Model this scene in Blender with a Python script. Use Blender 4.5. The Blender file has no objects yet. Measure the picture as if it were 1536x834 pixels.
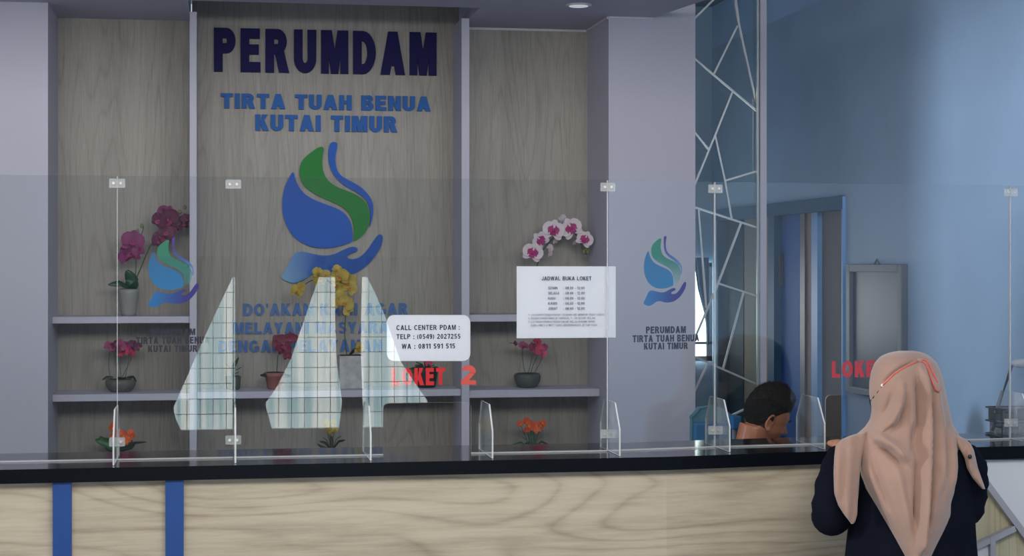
import bpy, bmesh, math, random
from mathutils import Vector, Matrix, Euler
from mathutils.geometry import delaunay_2d_cdt, tessellate_polygon
from mathutils.bvhtree import BVHTree
from mathutils import noise as mnoise

SC = bpy.context.scene
COL = SC.collection
PI = math.pi
R = math.radians

# ------------------------------------------------------------------ camera
EYE = 1.70
FOC = 2600.0                      # focal length in pixels of the 1536 wide frame
HOR = 400.0                       # row of the horizon
TH = math.atan(0.169)             # the camera looks a little to the right of the counter's normal
ST, CT = math.sin(TH), math.cos(TH)
cam_d = bpy.data.cameras.new('camera')
cam = bpy.data.objects.new('camera', cam_d)
COL.objects.link(cam)
cam_d.sensor_width = 36.0
cam_d.lens = FOC / 1536 * 36
cam_d.shift_y = -(417 - HOR) / 1536
cam_d.clip_start = 0.05
cam_d.clip_end = 200
cam.location = (0, 0, EYE)
cam.rotation_euler = (PI / 2, 0, -TH)
SC.camera = cam
# ------------------------------------------------------------------ world, lights, exposure
SC.view_settings.view_transform = 'Standard'
SC.view_settings.look = 'None'
SC.view_settings.gamma = 1.0
SC.view_settings.use_curve_mapping = False
SC.view_settings.exposure = 0.56
w = bpy.data.worlds.new('sky')
SC.world = w
w.use_nodes = True
w.node_tree.nodes['Background'].inputs[0].default_value = (0.62, 0.72, 0.86, 1)
w.node_tree.nodes['Background'].inputs[1].default_value = 0.5

def area(name, loc, target, sx, sy, power, col, spread=180):
    l = bpy.data.lights.new(name, 'AREA')
    l.shape = 'RECTANGLE'
    l.size, l.size_y, l.energy, l.color = sx, sy, power, col
    l.spread = R(spread)
    o = bpy.data.objects.new(name, l)
    COL.objects.link(o)
    o.location = loc
    o.rotation_euler = (Vector(target) - Vector(loc)).to_track_quat('-Z', 'Y').to_euler()
    return o

area('lobby_fill_light', (0.4, 2.3, 3.2), (0.4, 6.0, 0.3), 4.4, 1.6, 170, (1.0, 0.965, 0.92))  # added unseen fill on counter and pillars, no ceiling fixture behind it
area('side_fill_light', (-8.8, 4.6, 2.85), (2.9, 6.0, 1.9), 0.5, 1.1, 360, (0.80, 0.90, 1.0))  # added source beyond the left opening, brightens the near part of the blue wall
area('staff_fill_light', (0.2, 6.35, 2.78), (0.4, 7.0, 0.0), 3.2, 0.5, 7, (0.93, 0.95, 1.0))  # weak unseen fill over the staff side, no fixture there
area('back_room_fill_light', (1.3, 9.2, 3.2), (2.9, 9.2, 1.6), 0.8, 1.2, 16, (0.85, 0.93, 1.0))  # added unseen fill that lights the blue wall of the back room

def P(px, py, Y):
    """world point at depth Y on the line of sight of a photo pixel"""
    u = (px - 768) / FOC
    k = Y / (CT - ST * u)
    return Vector((k * (ST + CT * u), Y, EYE + k * (HOR - py) / FOC))

def X_at(px, Y):
    return P(px, 0, Y).x

def PX(px, py, X):
    """same, on the plane at a given X"""
    u = (px - 768) / FOC
    Y = X / ((ST + CT * u) / (CT - ST * u))
    return P(px, py, Y)

# ------------------------------------------------------------------ materials
def s2l(c):
    return tuple((x / 12.92 if x <= .04045 else ((x + .055) / 1.055) ** 2.4) for x in c)

def rgb(r, g, b):
    return s2l((r / 255, g / 255, b / 255)) + (1,)

class NT:
    def __init__(s, name):
        s.m = bpy.data.materials.new(name)
        s.m.use_nodes = True
        s.t = s.m.node_tree
        s.b = s.t.nodes['Principled BSDF']
        s.out = s.t.nodes['Material Output']
    def n(s, kind, **kw):
        nd = s.t.nodes.new(kind)
        for k, v in kw.items():
            if k.startswith('i_'):
                nd.inputs[k[2:].replace('_', ' ')].default_value = v
            elif k.startswith('n_'):
                nd.inputs[int(k[2:])].default_value = v
            else:
                setattr(nd, k, v)
        return nd
    def l(s, a, b):
        s.t.links.new(a, b)

def ramp(nt, src, stops):
    r = nt.n('ShaderNodeValToRGB')
    el = r.color_ramp.elements
    while len(el) > 1:
        el.remove(el[-1])
    el[0].position, el[0].color = stops[0]
    for p, c in stops[1:]:
        e = el.new(p)
        e.color = c
    nt.l(src, r.inputs[0])
    return r.outputs[0]

def mat(name, col, rough=0.5, metal=0.0, var=0.06, scale=6.0, bump=0.0, bscale=60, spec=0.5, coat=0.0, sheen=0.0, stretch=(1, 1, 1)):
    nt = NT(name)
    tc = nt.n('ShaderNodeTexCoord')
    mp = nt.n('ShaderNodeMapping')
    mp.inputs['Scale'].default_value = stretch
    nt.l(tc.outputs['Object'], mp.inputs[0])
    nz = nt.n('ShaderNodeTexNoise', i_Scale=scale, i_Detail=4.0)
    nt.l(mp.outputs[0], nz.inputs['Vector'])
    lo = tuple(max(0, c * (1 - var)) for c in col[:3]) + (1,)
    hi = tuple(min(1, c * (1 + var)) for c in col[:3]) + (1,)
    c = ramp(nt, nz.outputs['Fac'], [(0.3, lo), (0.7, hi)])
    nt.l(c, nt.b.inputs['Base Color'])
    nt.b.inputs['Roughness'].default_value = rough
    nt.b.inputs['Metallic'].default_value = metal
    nt.b.inputs['Specular IOR Level'].default_value = spec
    nt.b.inputs['Coat Weight'].default_value = coat
    nt.b.inputs['Sheen Weight'].default_value = sheen
    if bump:
        nb = nt.n('ShaderNodeTexNoise', i_Scale=bscale, i_Detail=3.0)
        nt.l(tc.outputs['Object'], nb.inputs['Vector'])
        bp = nt.n('ShaderNodeBump', i_Strength=bump, i_Distance=0.01)
        nt.l(nb.outputs['Fac'], bp.inputs['Height'])
        nt.l(bp.outputs[0], nt.b.inputs['Normal'])
    return nt.m

def wood(name, dark, mid, light, stretch, rings=26.0, fine=90.0, rough=0.45, scale=1.0, offset=(0, 0, 0), bands=0.5, line=0.16, sharp=3.0, fw=0.45):
    nt = NT(name)
    tc = nt.n('ShaderNodeTexCoord')
    mp = nt.n('ShaderNodeMapping')
    mp.inputs['Scale'].default_value = stretch
    mp.inputs['Location'].default_value = offset
    nt.l(tc.outputs['Object'], mp.inputs[0])
    n1 = nt.n('ShaderNodeTexNoise', i_Scale=scale, i_Detail=1.5, i_Roughness=0.45)
    nt.l(mp.outputs[0], n1.inputs['Vector'])
    mu = nt.n('ShaderNodeMath', operation='MULTIPLY', n_1=rings)
    nt.l(n1.outputs['Fac'], mu.inputs[0])
    si = nt.n('ShaderNodeMath', operation='SINE')
    nt.l(mu.outputs[0], si.inputs[0])
    n2 = nt.n('ShaderNodeTexNoise', i_Scale=fine / 10, i_Detail=6.0, i_Roughness=0.7)
    mp2 = nt.n('ShaderNodeMapping')
    mp2.inputs['Scale'].default_value = tuple(x * (0.35 if x < 1 else 1.0) for x in stretch)
    nt.l(tc.outputs['Object'], mp2.inputs[0])
    nt.l(mp2.outputs[0], n2.inputs['Vector'])
    n3 = nt.n('ShaderNodeTexNoise', i_Scale=scale * 0.8, i_Detail=2.0)
    nt.l(mp2.outputs[0], n3.inputs['Vector'])
    ab = nt.n('ShaderNodeMath', operation='ABSOLUTE')
    nt.l(si.outputs[0], ab.inputs[0])
    iv = nt.n('ShaderNodeMath', operation='SUBTRACT', n_0=1.0)
    nt.l(ab.outputs[0], iv.inputs[1])
    pw = nt.n('ShaderNodeMath', operation='POWER', n_1=sharp)
    nt.l(iv.outputs[0], pw.inputs[0])
    a = nt.n('ShaderNodeMath', operation='MULTIPLY', n_1=-line)
    nt.l(pw.outputs[0], a.inputs[0])
    b = nt.n('ShaderNodeMath', operation='MULTIPLY_ADD', n_1=fw)
    nt.l(n2.outputs['Fac'], b.inputs[0])
    nt.l(a.outputs[0], b.inputs[2])
    c = nt.n('ShaderNodeMath', operation='MULTIPLY_ADD', n_1=bands)
    nt.l(n3.outputs['Fac'], c.inputs[0])
    nt.l(b.outputs[0], c.inputs[2])
    col = ramp(nt, c.outputs[0], [(0.28, dark), (0.50, mid), (0.74, light)])
    nt.l(col, nt.b.inputs['Base Color'])
    nt.b.inputs['Roughness'].default_value = rough
    return nt.m

def glass(name, tint, gloss_col=(1, 1, 1, 1), ior=1.49, boost=1.0, haze=0.0):
    """clear sheet: straight-through transmission with Fresnel reflection"""
    nt = NT(name)
    t = nt.t
    t.nodes.remove(nt.b)
    tr = nt.n('ShaderNodeBsdfTransparent')
    tr.inputs[0].default_value = tint
    gl = nt.n('ShaderNodeBsdfGlossy')
    gl.inputs['Color'].default_value = gloss_col
    gl.inputs['Roughness'].default_value = 0.0
    fr = nt.n('ShaderNodeFresnel')
    fr.inputs['IOR'].default_value = ior
    mu = nt.n('ShaderNodeMath', operation='MULTIPLY', n_1=boost, use_clamp=True)
    nt.l(fr.outputs[0], mu.inputs[0])
    mx = nt.n('ShaderNodeMixShader')
    nt.l(mu.outputs[0], mx.inputs[0])
    nt.l(tr.outputs[0], mx.inputs[1])
    nt.l(gl.outputs[0], mx.inputs[2])
    last = mx
    if haze:
        df = nt.n('ShaderNodeBsdfDiffuse')
        df.inputs[0].default_value = (0.8, 0.82, 0.85, 1)
        m2 = nt.n('ShaderNodeMixShader', n_0=haze)
        nt.l(mx.outputs[0], m2.inputs[1])
        nt.l(df.outputs[0], m2.inputs[2])
        last = m2
    nt.l(last.outputs[0], nt.out.inputs[0])
    return nt.m

def gradient(name, c0, c1, axis=0, lo=0.0, hi=1.0, rough=0.4, alpha_end=None):
    nt = NT(name)
    tc = nt.n('ShaderNodeTexCoord')
    sp = nt.n('ShaderNodeSeparateXYZ')
    nt.l(tc.outputs['Generated'], sp.inputs[0])
    col = ramp(nt, sp.outputs[axis], [(lo, c0), (hi, c1)])
    nt.l(col, nt.b.inputs['Base Color'])
    nt.b.inputs['Roughness'].default_value = rough
    if alpha_end is not None:
        al = ramp(nt, sp.outputs[axis], [(lo, (alpha_end,) * 3 + (1,)), (hi, (1, 1, 1, 1))])
        nt.l(al, nt.b.inputs['Alpha'])
    return nt.m

def emis(name, c0, c1, strength, scale=3.0, stretch=(1, 1, 1)):
    nt = NT(name)
    tc = nt.n('ShaderNodeTexCoord')
    mp = nt.n('ShaderNodeMapping')
    mp.inputs['Scale'].default_value = stretch
    nt.l(tc.outputs['Object'], mp.inputs[0])
    nz = nt.n('ShaderNodeTexNoise', i_Scale=scale, i_Detail=1.0)
    nt.l(mp.outputs[0], nz.inputs['Vector'])
    c = ramp(nt, nz.outputs['Fac'], [(0.40, c0), (0.60, c1)])
    e = nt.n('ShaderNodeEmission', i_Strength=strength)
    nt.l(c, e.inputs[0])
    nt.l(e.outputs[0], nt.out.inputs[0])
    return nt.m

M = {}
M['lilac'] = mat('lilac_paint', (0.50, 0.49, 0.575, 1), 0.55, var=0.02, scale=2, bump=0.02, bscale=90)
M['ceiling'] = mat('ceiling_paint', (0.46, 0.45, 0.54, 1), 0.7, var=0.02)
M['ceiling_grey'] = mat('grey_ceiling_paint', (0.30, 0.32, 0.35, 1), 0.7, var=0.03)
M['blue_wall'] = mat('blue_wall_paint', (0.31, 0.44, 0.62, 1), 0.6, var=0.07, scale=1.6, bump=0.03, bscale=40)
M['blue_lit_band'] = mat('lit_blue_band', (0.36, 0.50, 0.76, 1), 0.6, var=0.04, scale=2)  # light boundary on the upper wall put into a paler blue
M['lobby'] = mat('lobby_wall_paint', (0.62, 0.63, 0.64, 1), 0.7, var=0.04, scale=1)
M['floor'] = mat('floor_tile', (0.45, 0.45, 0.45, 1), 0.25, var=0.05, scale=3)
M['back_wood'] = wood('grey_vertical_woodgrain', rgb(118, 113, 106), rgb(152, 147, 139), rgb(178, 173, 165), (9.0, 1, 0.9), rings=46, fine=260, scale=0.7, bands=0.50, line=0.09, sharp=2.5, fw=.5)
M['front_wood'] = wood('pale_horizontal_woodgrain', rgb(132, 119, 100), rgb(178, 166, 146), rgb(202, 192, 174), (0.85, 1, 4.6), rings=74, fine=90, scale=0.62, offset=(0.3, 0, 0.9), bands=0.50, line=0.10, sharp=2.0, fw=.45)
M['panel_wood'] = wood('pale_vertical_woodgrain', rgb(140, 128, 102), rgb(180, 170, 140), rgb(196, 188, 162), (9, 1, 0.6), rings=20, fine=80, scale=1.2)
M['granite'] = mat('black_granite', (0.006, 0.007, 0.010, 1), 0.09, var=0.5, scale=220, spec=0.5)
M['granite_edge'] = mat('black_granite_edge', (0.003, 0.004, 0.007, 1), 0.35, var=0.3, scale=120, spec=0.12)
M['navy_strip'] = mat('blue_laminate', rgb(24, 64, 128), 0.4, var=0.05)
M['white_laminate'] = mat('white_laminate', (0.62, 0.62, 0.64, 1), 0.4, var=0.02)
M['grey_bar'] = mat('grey_moulding', (0.34, 0.33, 0.37, 1), 0.45, var=0.04)
M['navy_letter'] = mat('navy_acrylic', rgb(20, 18, 78), 0.5, var=0.05, spec=0.12)
M['blue_letter'] = mat('blue_acrylic', rgb(16, 92, 168), 0.4, var=0.08, spec=0.15)
M['blue_letter_matt'] = mat('faded_blue_letter', rgb(44, 100, 165), 0.35, var=0.10, scale=30)
M['logo_green'] = mat('green_acrylic', rgb(22, 128, 52), 0.4, var=0.05, spec=0.15)
M['logo_blue'] = mat('logo_blue_acrylic', rgb(22, 90, 186), 0.4, var=0.08, scale=3, spec=0.15)
M['logo_hand'] = gradient('logo_hand_blue', rgb(120, 165, 205), rgb(26, 86, 172), 0, 0.0, 0.35, 0.14)
M['g_drop'] = gradient('sticker_drop', rgb(12, 122, 178), rgb(14, 104, 158), 2, 0.0, 0.9)
M['g_green'] = gradient('sticker_green', rgb(50, 160, 160), rgb(10, 126, 98), 2, 0.0, 0.75, alpha_end=0.10)
M['g_ribbon'] = gradient('sticker_ribbon', rgb(60, 140, 210), rgb(60, 40, 140), 2, 0.2, 0.7, alpha_end=0.5)
M['g_hand'] = gradient('sticker_hand', rgb(8, 112, 176), rgb(40, 32, 132), 0, 0.1, 0.75)
M['ink'] = mat('black_vinyl', (0.012, 0.012, 0.035, 1), 0.5, var=0.05)
M['ink_grey'] = mat('grey_print', (0.16, 0.15, 0.20, 1), 0.7, var=0.05)
M['red'] = mat('red_vinyl', rgb(225, 12, 28), 0.45, var=0.03)
M['red_soft'] = mat('faded_red_vinyl', rgb(236, 92, 78), 0.45, var=0.03)
M['paper'] = mat('white_paper', (0.84, 0.83, 0.90, 1), 0.7, var=0.01)
M['acrylic'] = glass('clear_acrylic', (0.93, 0.945, 0.95, 1), ior=1.49, boost=0.85, haze=0.004)
M['fin_acrylic'] = glass('fin_acrylic', (0.965, 0.975, 0.975, 1), ior=1.49, boost=0.3, haze=0.05)
M['edge'] = mat('acrylic_edge', (0.55, 0.56, 0.56, 1), 0.2, var=0.12, scale=14, spec=0.8)
M['clip'] = glass('clear_clip', (0.93, 0.93, 0.88, 1), ior=1.5, boost=1.0, haze=0.26)
M['edge_line'] = glass('hazy_edge_line', (0.95, 0.95, 0.93, 1), ior=1.5, boost=1.0, haze=0.34)
M['screw'] = mat('bright_screw', (0.75, 0.75, 0.72, 1), 0.2, metal=0.6, var=0.1)
M['tinted'] = glass('teal_tinted_glass', (0.66, 0.79, 0.74, 1), ior=1.5, boost=1.2)
M['chrome'] = mat('brushed_metal_strip', (0.50, 0.52, 0.52, 1), 0.30, metal=0.6, var=0.05)
M['teal_frame'] = mat('teal_door_paint', rgb(28, 84, 118), 0.6, var=0.08, spec=0.1)
M['door_blue'] = mat('blue_door_paint', rgb(18, 84, 160), 0.6, var=0.06, scale=3, spec=0.08)
M['door_dark'] = mat('dark_teal_door', rgb(24, 48, 62), 0.6, var=0.06, spec=0.08)
M['light_blue'] = mat('light_blue_paint', rgb(110, 165, 222), 0.5, var=0.04)
M['brown'] = mat('brown_wood', rgb(158, 122, 106), 0.6, var=0.1, spec=0.1, stretch=(1, 8, 0.5))
M['dark_brown'] = mat('dark_brown_wood', rgb(58, 44, 44), 0.5, var=0.1)
M['grey_brown'] = mat('grey_brown_door', rgb(122, 112, 104), 0.7, var=0.08, scale=4, spec=0.08)
M['alu'] = mat('grey_aluminium', (0.12, 0.135, 0.16, 1), 0.5, metal=0.1, var=0.05)
M['mirror'] = mat('dim_reflection_colour', (0.062, 0.072, 0.10, 1), 0.3, metal=0.0, var=0.12, scale=3, spec=0.08)  # matt dark colour in place of the dim room's reflection
M['black'] = mat('black_plastic', (0.012, 0.012, 0.014, 1), 0.4, var=0.1)
M['white_plastic'] = mat('white_plastic', (0.72, 0.72, 0.74, 1), 0.35, var=0.02)
M['grey_mesh'] = mat('grey_contents', (0.22, 0.22, 0.22, 1), 0.5, var=0.5, scale=60)
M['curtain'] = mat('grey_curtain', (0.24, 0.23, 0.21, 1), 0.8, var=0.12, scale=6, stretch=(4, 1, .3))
M['curtain_lit'] = mat('lit_curtain_colour', (0.42, 0.40, 0.37, 1), 0.8, var=0.15, scale=6, stretch=(4, 1, .3))  # paler copy of the grey curtain, its lit look put into the colour
M['blue_curtain'] = mat('blue_curtain', rgb(84, 124, 160), 0.8, var=0.1, scale=8)
M['daylight'] = emis('daylight_pane', (0.42, 0.62, 0.66, 1), (0.90, 0.97, 0.92, 1), 4.8, 3.4, (5, 1, 0.10))
M['daylight2'] = emis('bright_pane', (0.95, 0.98, 1, 1), (1, 1, 1, 1), 3.2)
M['muntin'] = mat('pale_muntin', (0.42, 0.40, 0.38, 1), 0.5)
M['frame_w'] = mat('pale_frame', (0.55, 0.58, 0.6, 1), 0.5)
M['lamp'] = emis('downlight_lens', (0.9, 0.9, 1, 1), (0.9, 0.9, 1, 1), 0.35)
M['skin'] = mat('skin', rgb(176, 118, 92), 0.5, var=0.06, scale=14)
M['skin_dark'] = mat('tan_skin', rgb(160, 98, 70), 0.48, var=0.08, scale=14)
M['hair'] = mat('black_hair', (0.010, 0.009, 0.009, 1), 0.75, var=0.5, scale=90, bump=1.0, bscale=200, spec=0.15)
M['hijab'] = mat('rose_beige_cloth', rgb(152, 122, 108), 0.85, var=0.05, scale=9, bump=0.10, bscale=160, sheen=0.3, spec=0.2)
M['navy_cloth'] = mat('navy_cloth', rgb(13, 16, 27), 0.95, var=0.12, scale=12, bump=0.15, bscale=60, sheen=0.0, spec=0.08)
M['shirt'] = mat('dark_shirt', rgb(40, 42, 50), 0.85, var=0.1)
M['mask'] = mat('black_mask', (0.012, 0.013, 0.018, 1), 0.8)
M['strap'] = mat('coral_cord', rgb(215, 92, 80), 0.6)
M['eye_white'] = mat('eye_white', (0.35, 0.32, 0.30, 1), 0.5)
M['chair_blue'] = mat('teal_blue_chair', rgb(20, 92, 138), 0.55, var=0.12, scale=8)
M['chair_glass'] = mat('pale_teal_mesh', rgb(74, 118, 136), 0.5, var=0.1)
M['orange'] = mat('orange_card', rgb(170, 120, 70), 0.6)
M['leaf'] = mat('orchid_leaf', rgb(38, 78, 62), 0.4, var=0.2, scale=20)
M['leaf2'] = mat('green_leaf', rgb(46, 96, 50), 0.45, var=0.3, scale=20)
M['leaf_dark'] = mat('dark_leaf', rgb(40, 52, 44), 0.5, var=0.2, scale=20)
M['stem'] = mat('green_stem', rgb(52, 82, 62), 0.5, var=0.15)
M['bud'] = mat('green_bud', rgb(120, 122, 84), 0.5, var=0.15)
M['purple'] = mat('purple_petal', rgb(122, 36, 94), 0.6, var=0.25, scale=30)
M['purple_c'] = mat('purple_centre', rgb(150, 60, 100), 0.6, var=0.2)
M['plum'] = mat('plum_petal', rgb(92, 30, 66), 0.6, var=0.25, scale=30)
M['pink'] = mat('pink_petal', rgb(150, 58, 104), 0.6, var=0.3, scale=40)
M['pinkred'] = mat('rose_petal', rgb(190, 52, 88), 0.6, var=0.2, scale=30)
M['magenta'] = mat('crimson_petal', rgb(112, 24, 56), 0.6, var=0.25, scale=30)
M['blush'] = mat('white_pink_petal', rgb(224, 210, 216), 0.6, var=0.05, scale=30)
M['blush_c'] = mat('magenta_centre', rgb(172, 40, 118), 0.6, var=0.2, scale=60)
M['yellow'] = mat('yellow_petal', rgb(178, 156, 62), 0.6, var=0.25, scale=30)
M['yellow_c'] = mat('yellow_centre', rgb(190, 130, 50), 0.6)
M['orange_p'] = mat('orange_petal', rgb(226, 92, 42), 0.6, var=0.2, scale=30)
M['orange_c'] = mat('orange_centre', rgb(236, 150, 60), 0.6)
M['pot_grey'] = mat('grey_ceramic', rgb(142, 144, 142), 0.4, var=0.08)
M['pot_dark'] = mat('dark_stone_pot', rgb(74, 80, 78), 0.5, var=0.15)
M['pot_stripe'] = mat('grey_ribbed_pot', rgb(92, 94, 88), 0.5, var=0.3, scale=18, stretch=(6, 6, 0.4))
M['pot_red'] = mat('terracotta_pot', rgb(150, 96, 92), 0.6, var=0.1)
M['pot_black'] = mat('black_pot', rgb(26, 30, 36), 0.4)
M['pot_white'] = mat('white_patterned_pot', rgb(176, 176, 176), 0.5, var=0.2, scale=30)
M['soil'] = mat('dark_soil', rgb(40, 36, 34), 0.9, var=0.3, scale=60)

# ------------------------------------------------------------------ mesh building
class MB:
    def __init__(s):
        s.v, s.f, s.m = [], [], []
    def add(s, verts, faces, mi=0):
        b = len(s.v)
        s.v += [tuple(v) for v in verts]
        s.f += [tuple(b + i for i in f) for f in faces]
        s.m += [mi] * len(faces)
        return s
    def box(s, a, b, mi=0):
        x0, y0, z0 = a
        x1, y1, z1 = b
        v = [(x0, y0, z0), (x1, y0, z0), (x1, y1, z0), (x0, y1, z0), (x0, y0, z1), (x1, y0, z1), (x1, y1, z1), (x0, y1, z1)]
        return s.add(v, [(0, 3, 2, 1), (4, 5, 6, 7), (0, 1, 5, 4), (1, 2, 6, 5), (2, 3, 7, 6), (3, 0, 4, 7)], mi)
    def prism(s, poly, d, mi=0, mside=None):
        """poly: planar list of Vectors, d: extrusion Vector"""
        n = len(poly)
        poly = [Vector(p) for p in poly]
        tris = tessellate_polygon([poly])
        v = poly + [p + d for p in poly]
        nrm = Vector((0, 0, 0))
        for i in range(n):
            nrm += poly[i].cross(poly[(i + 1) % n])
        flip = nrm.dot(d) > 0
        F1, F2 = [], []
        for t in tris:
            a, b, c = t
            tn = (poly[b] - poly[a]).cross(poly[c] - poly[a])
            if tn.dot(d) > 0:
                a, b, c = a, c, b
            F1.append((a, b, c))
            F2.append((a + n, c + n, b + n))
        s.add(v, F1 + F2, mi)
        sides = []
        for i in range(n):
            j = (i + 1) % n
            sides.append((i, j, j + n, i + n) if not flip else (j, i, i + n, j + n))
        b0 = len(s.v) - 2 * n
        # outward orientation
        s.f += [tuple(b0 + k for k in f) for f in sides]
        s.m += [mi if mside is None else mside] * len(sides)
        return s
    def tube(s, pts, rad, n=8, mi=0, flat=1.0, up=Vector((0, 0, 1)), cap=True):
        pts = [Vector(p) for p in pts]
        if not hasattr(rad, '__len__'):
            rad = [rad] * len(pts)
        rings = []
        u = None
        for i, p in enumerate(pts):
            t = (pts[min(i + 1, len(pts) - 1)] - pts[max(i - 1, 0)])
            t = t.normalized() if t.length > 1e-9 else Vector((0, 0, 1))
            if u is None:
                u = t.cross(up)
                if u.length < 1e-3:
                    u = t.cross(Vector((1, 0, 0)))
            else:
                u = u - t * u.dot(t)
            u.normalize()
            w_ = t.cross(u).normalized()
            rings.append([p + (u * math.cos(2 * PI * k / n) + w_ * math.sin(2 * PI * k / n) * flat) * rad[i] for k in range(n)])
        v = [q for r_ in rings for q in r_]
        f = []
        for i in range(len(rings) - 1):
            for k in range(n):
                a, b = i * n + k, i * n + (k + 1) % n
                f.append((a, b, b + n, a + n))
        if cap:
            f.append(tuple(range(n - 1, -1, -1)))
            f.append(tuple((len(rings) - 1) * n + k for k in range(n)))
        return s.add(v, f, mi)
    def lathe(s, c, prof, n=24, mi=0, sx=1.0, sy=1.0):
        c = Vector(c)
        v, f = [], []
        for r_, z in prof:
            for k in range(n):
                a = 2 * PI * k / n
                v.append(c + Vector((r_ * math.cos(a) * sx, r_ * math.sin(a) * sy, z)))
        for i in range(len(prof) - 1):
            for k in range(n):
                a, b = i * n + k, i * n + (k + 1) % n
                f.append((a, b, b + n, a + n))
        f.append(tuple(range(n - 1, -1, -1)))
        f.append(tuple((len(prof) - 1) * n + k for k in range(n)))
        return s.add(v, f, mi)
    def ball(s, c, rx, ry=None, rz=None, n=12, m=8, mi=0, rot=None):
        ry = ry or rx
        rz = rz or rx
        c = Vector(c)
        v = [Vector((0, 0, -rz))]
        for i in range(1, m):
            a = -PI / 2 + PI * i / m
            for k in range(n):
                b = 2 * PI * k / n
                v.append(Vector((rx * math.cos(a) * math.cos(b), ry * math.cos(a) * math.sin(b), rz * math.sin(a))))
        v.append(Vector((0, 0, rz)))
        if rot is not None:
            v = [rot @ q for q in v]
        v = [c + q for q in v]
        f = []
        for k in range(n):
            f.append((0, 1 + (k + 1) % n, 1 + k))
        for i in range(m - 2):
            for k in range(n):
                a, b = 1 + i * n + k, 1 + i * n + (k + 1) % n
                f.append((a, b, b + n, a + n))
        t = len(v) - 1
        for k in range(n):
            a = 1 + (m - 2) * n
            f.append((a + k, a + (k + 1) % n, t))
        return s.add(v, f, mi)
    def build(s, name, mats, parent=None, smooth=False, origin=None, bevel=0.0):
        if not isinstance(mats, (list, tuple)):
            mats = [mats]
        me = bpy.data.meshes.new(name)
        o_ = Vector(origin) if origin is not None else None
        if o_ is None and parent is not None:
            base = parent.matrix_world.translation if parent.parent is None else parent.matrix_world.translation
            o_ = WORLD.get(parent.name, Vector((0, 0, 0)))
        if o_ is None:
            o_ = Vector((0, 0, 0))
        me.from_pydata([tuple(Vector(q) - o_) for q in s.v], [], s.f)
        for i, p in enumerate(me.polygons):
            p.material_index = s.m[i]
            p.use_smooth = smooth
        for m_ in mats:
            me.materials.append(m_)
        ob = bpy.data.objects.new(name, me)
        COL.objects.link(ob)
        if parent is not None:
            ob.parent = parent
            pw = WORLD.get(parent.name, Vector((0, 0, 0)))
            ob.location = o_ - pw
        else:
            ob.location = o_
        WORLD[ob.name] = o_
        if bevel:
            b = ob.modifiers.new('bevel', 'BEVEL')
            b.width = bevel
            b.segments = 2
            b.limit_method = 'ANGLE'
        return ob

WORLD = {}

def thing(name, label, cat, loc=(0, 0, 0), group=None):
    o = bpy.data.objects.new(name, None)
    o.empty_display_size = 0.1
    COL.objects.link(o)
    o.location = loc
    WORLD[o.name] = Vector(loc)
    o['label'] = label
    o['category'] = cat
    if group:
        o['group'] = group
    return o

def tag(o, label, cat, group=None):
    o['label'] = label
    o['category'] = cat
    if group:
        o['group'] = group
    return o

def struct(o):
    o['kind'] = 'structure'
    return o

def sbox(name, a, b, m):
    return struct(MB().box(a, b).build(name, m))

# ================================================================== SETTING
YB = 7.97      # alcove back
YF = 7.52      # pillar fronts
YD = 7.68      # divider fronts
ZC = 2.811     # low ceiling
ZH = 3.25      # high ceiling
XW = 2.90      # blue side wall
xl = X_at(72, YF)
xr = X_at(913, YF)
xp = X_at(1043, YF)
d1a, d1b = X_at(284.5, YD), X_at(295, YD)
d2a, d2b = X_at(692.5, YD), X_at(704, YD)

struct(MB().box((-3.2, -2.8, -0.1), (5.2, 10.6, 0.0)).build('floor', M['floor']))
sbox('wall_pillar_left', (-2.4, YF, 0), (xl, YB + 0.05, ZH), M['lilac'])
sbox('wall_pillar_right', (xr, YF, 0), (xp, YB + 0.05, ZH), M['lilac'])
# low ceiling with the raised slot over the middle bay and a cut corner at the right
zt = ZC + 0.035
struct(MB().box((-2.4, 5.0, ZC), (d1a - .001, YB + .05, zt)).box((d1a - .001, 5.0, ZC), (d2b + .001, 7.36, zt)).build('ceiling', M['ceiling']))
c0 = P(979, 24, YF)
c1 = P(1043, 3, 7.04)
poly = [Vector((d2b + .001, 5.0, ZC)), Vector((c1.x + 0.5, 5.0, ZC)), Vector((c1.x + .02, c1.y, ZC)), Vector((c0.x, YF, ZC)), Vector((xr + .001, YF, ZC)), Vector((xr + .001, YB + .05, ZC)), Vector((d2b + .001, YB + .05, ZC))]
struct(MB().prism(poly, Vector((0, 0, 0.035))).build('ceiling', M['ceiling']))
struct(MB().box((d1a, 7.36, 3.06), (d2b, YB + .05, 3.09)).box((d1a - .02, 7.34, zt), (d1a, YB + .06, 3.09)).box((d2b, 7.34, zt), (d2b + .02, YB + .06, 3.09)).box((d1a, 7.33, zt), (d2b, 7.36, 3.09)).build('ceiling', M['ceiling']))
struct(MB().box((-2.4, -2.8, ZH), (3.0, 10.4, ZH + 0.06)).build('ceiling', M['ceiling_grey']))
# cornice bead where low ceiling meets the right bay
struct(MB().box((d2b, YB - .008, ZC - .010), (xr, YB, ZC)).box((xr - .008, YF, ZC - .010), (xr, YB, ZC)).box((xr, YF - .008, ZC - .008), (c0.x, YF, ZC)).build('trim_1', M['white_laminate']))

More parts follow.
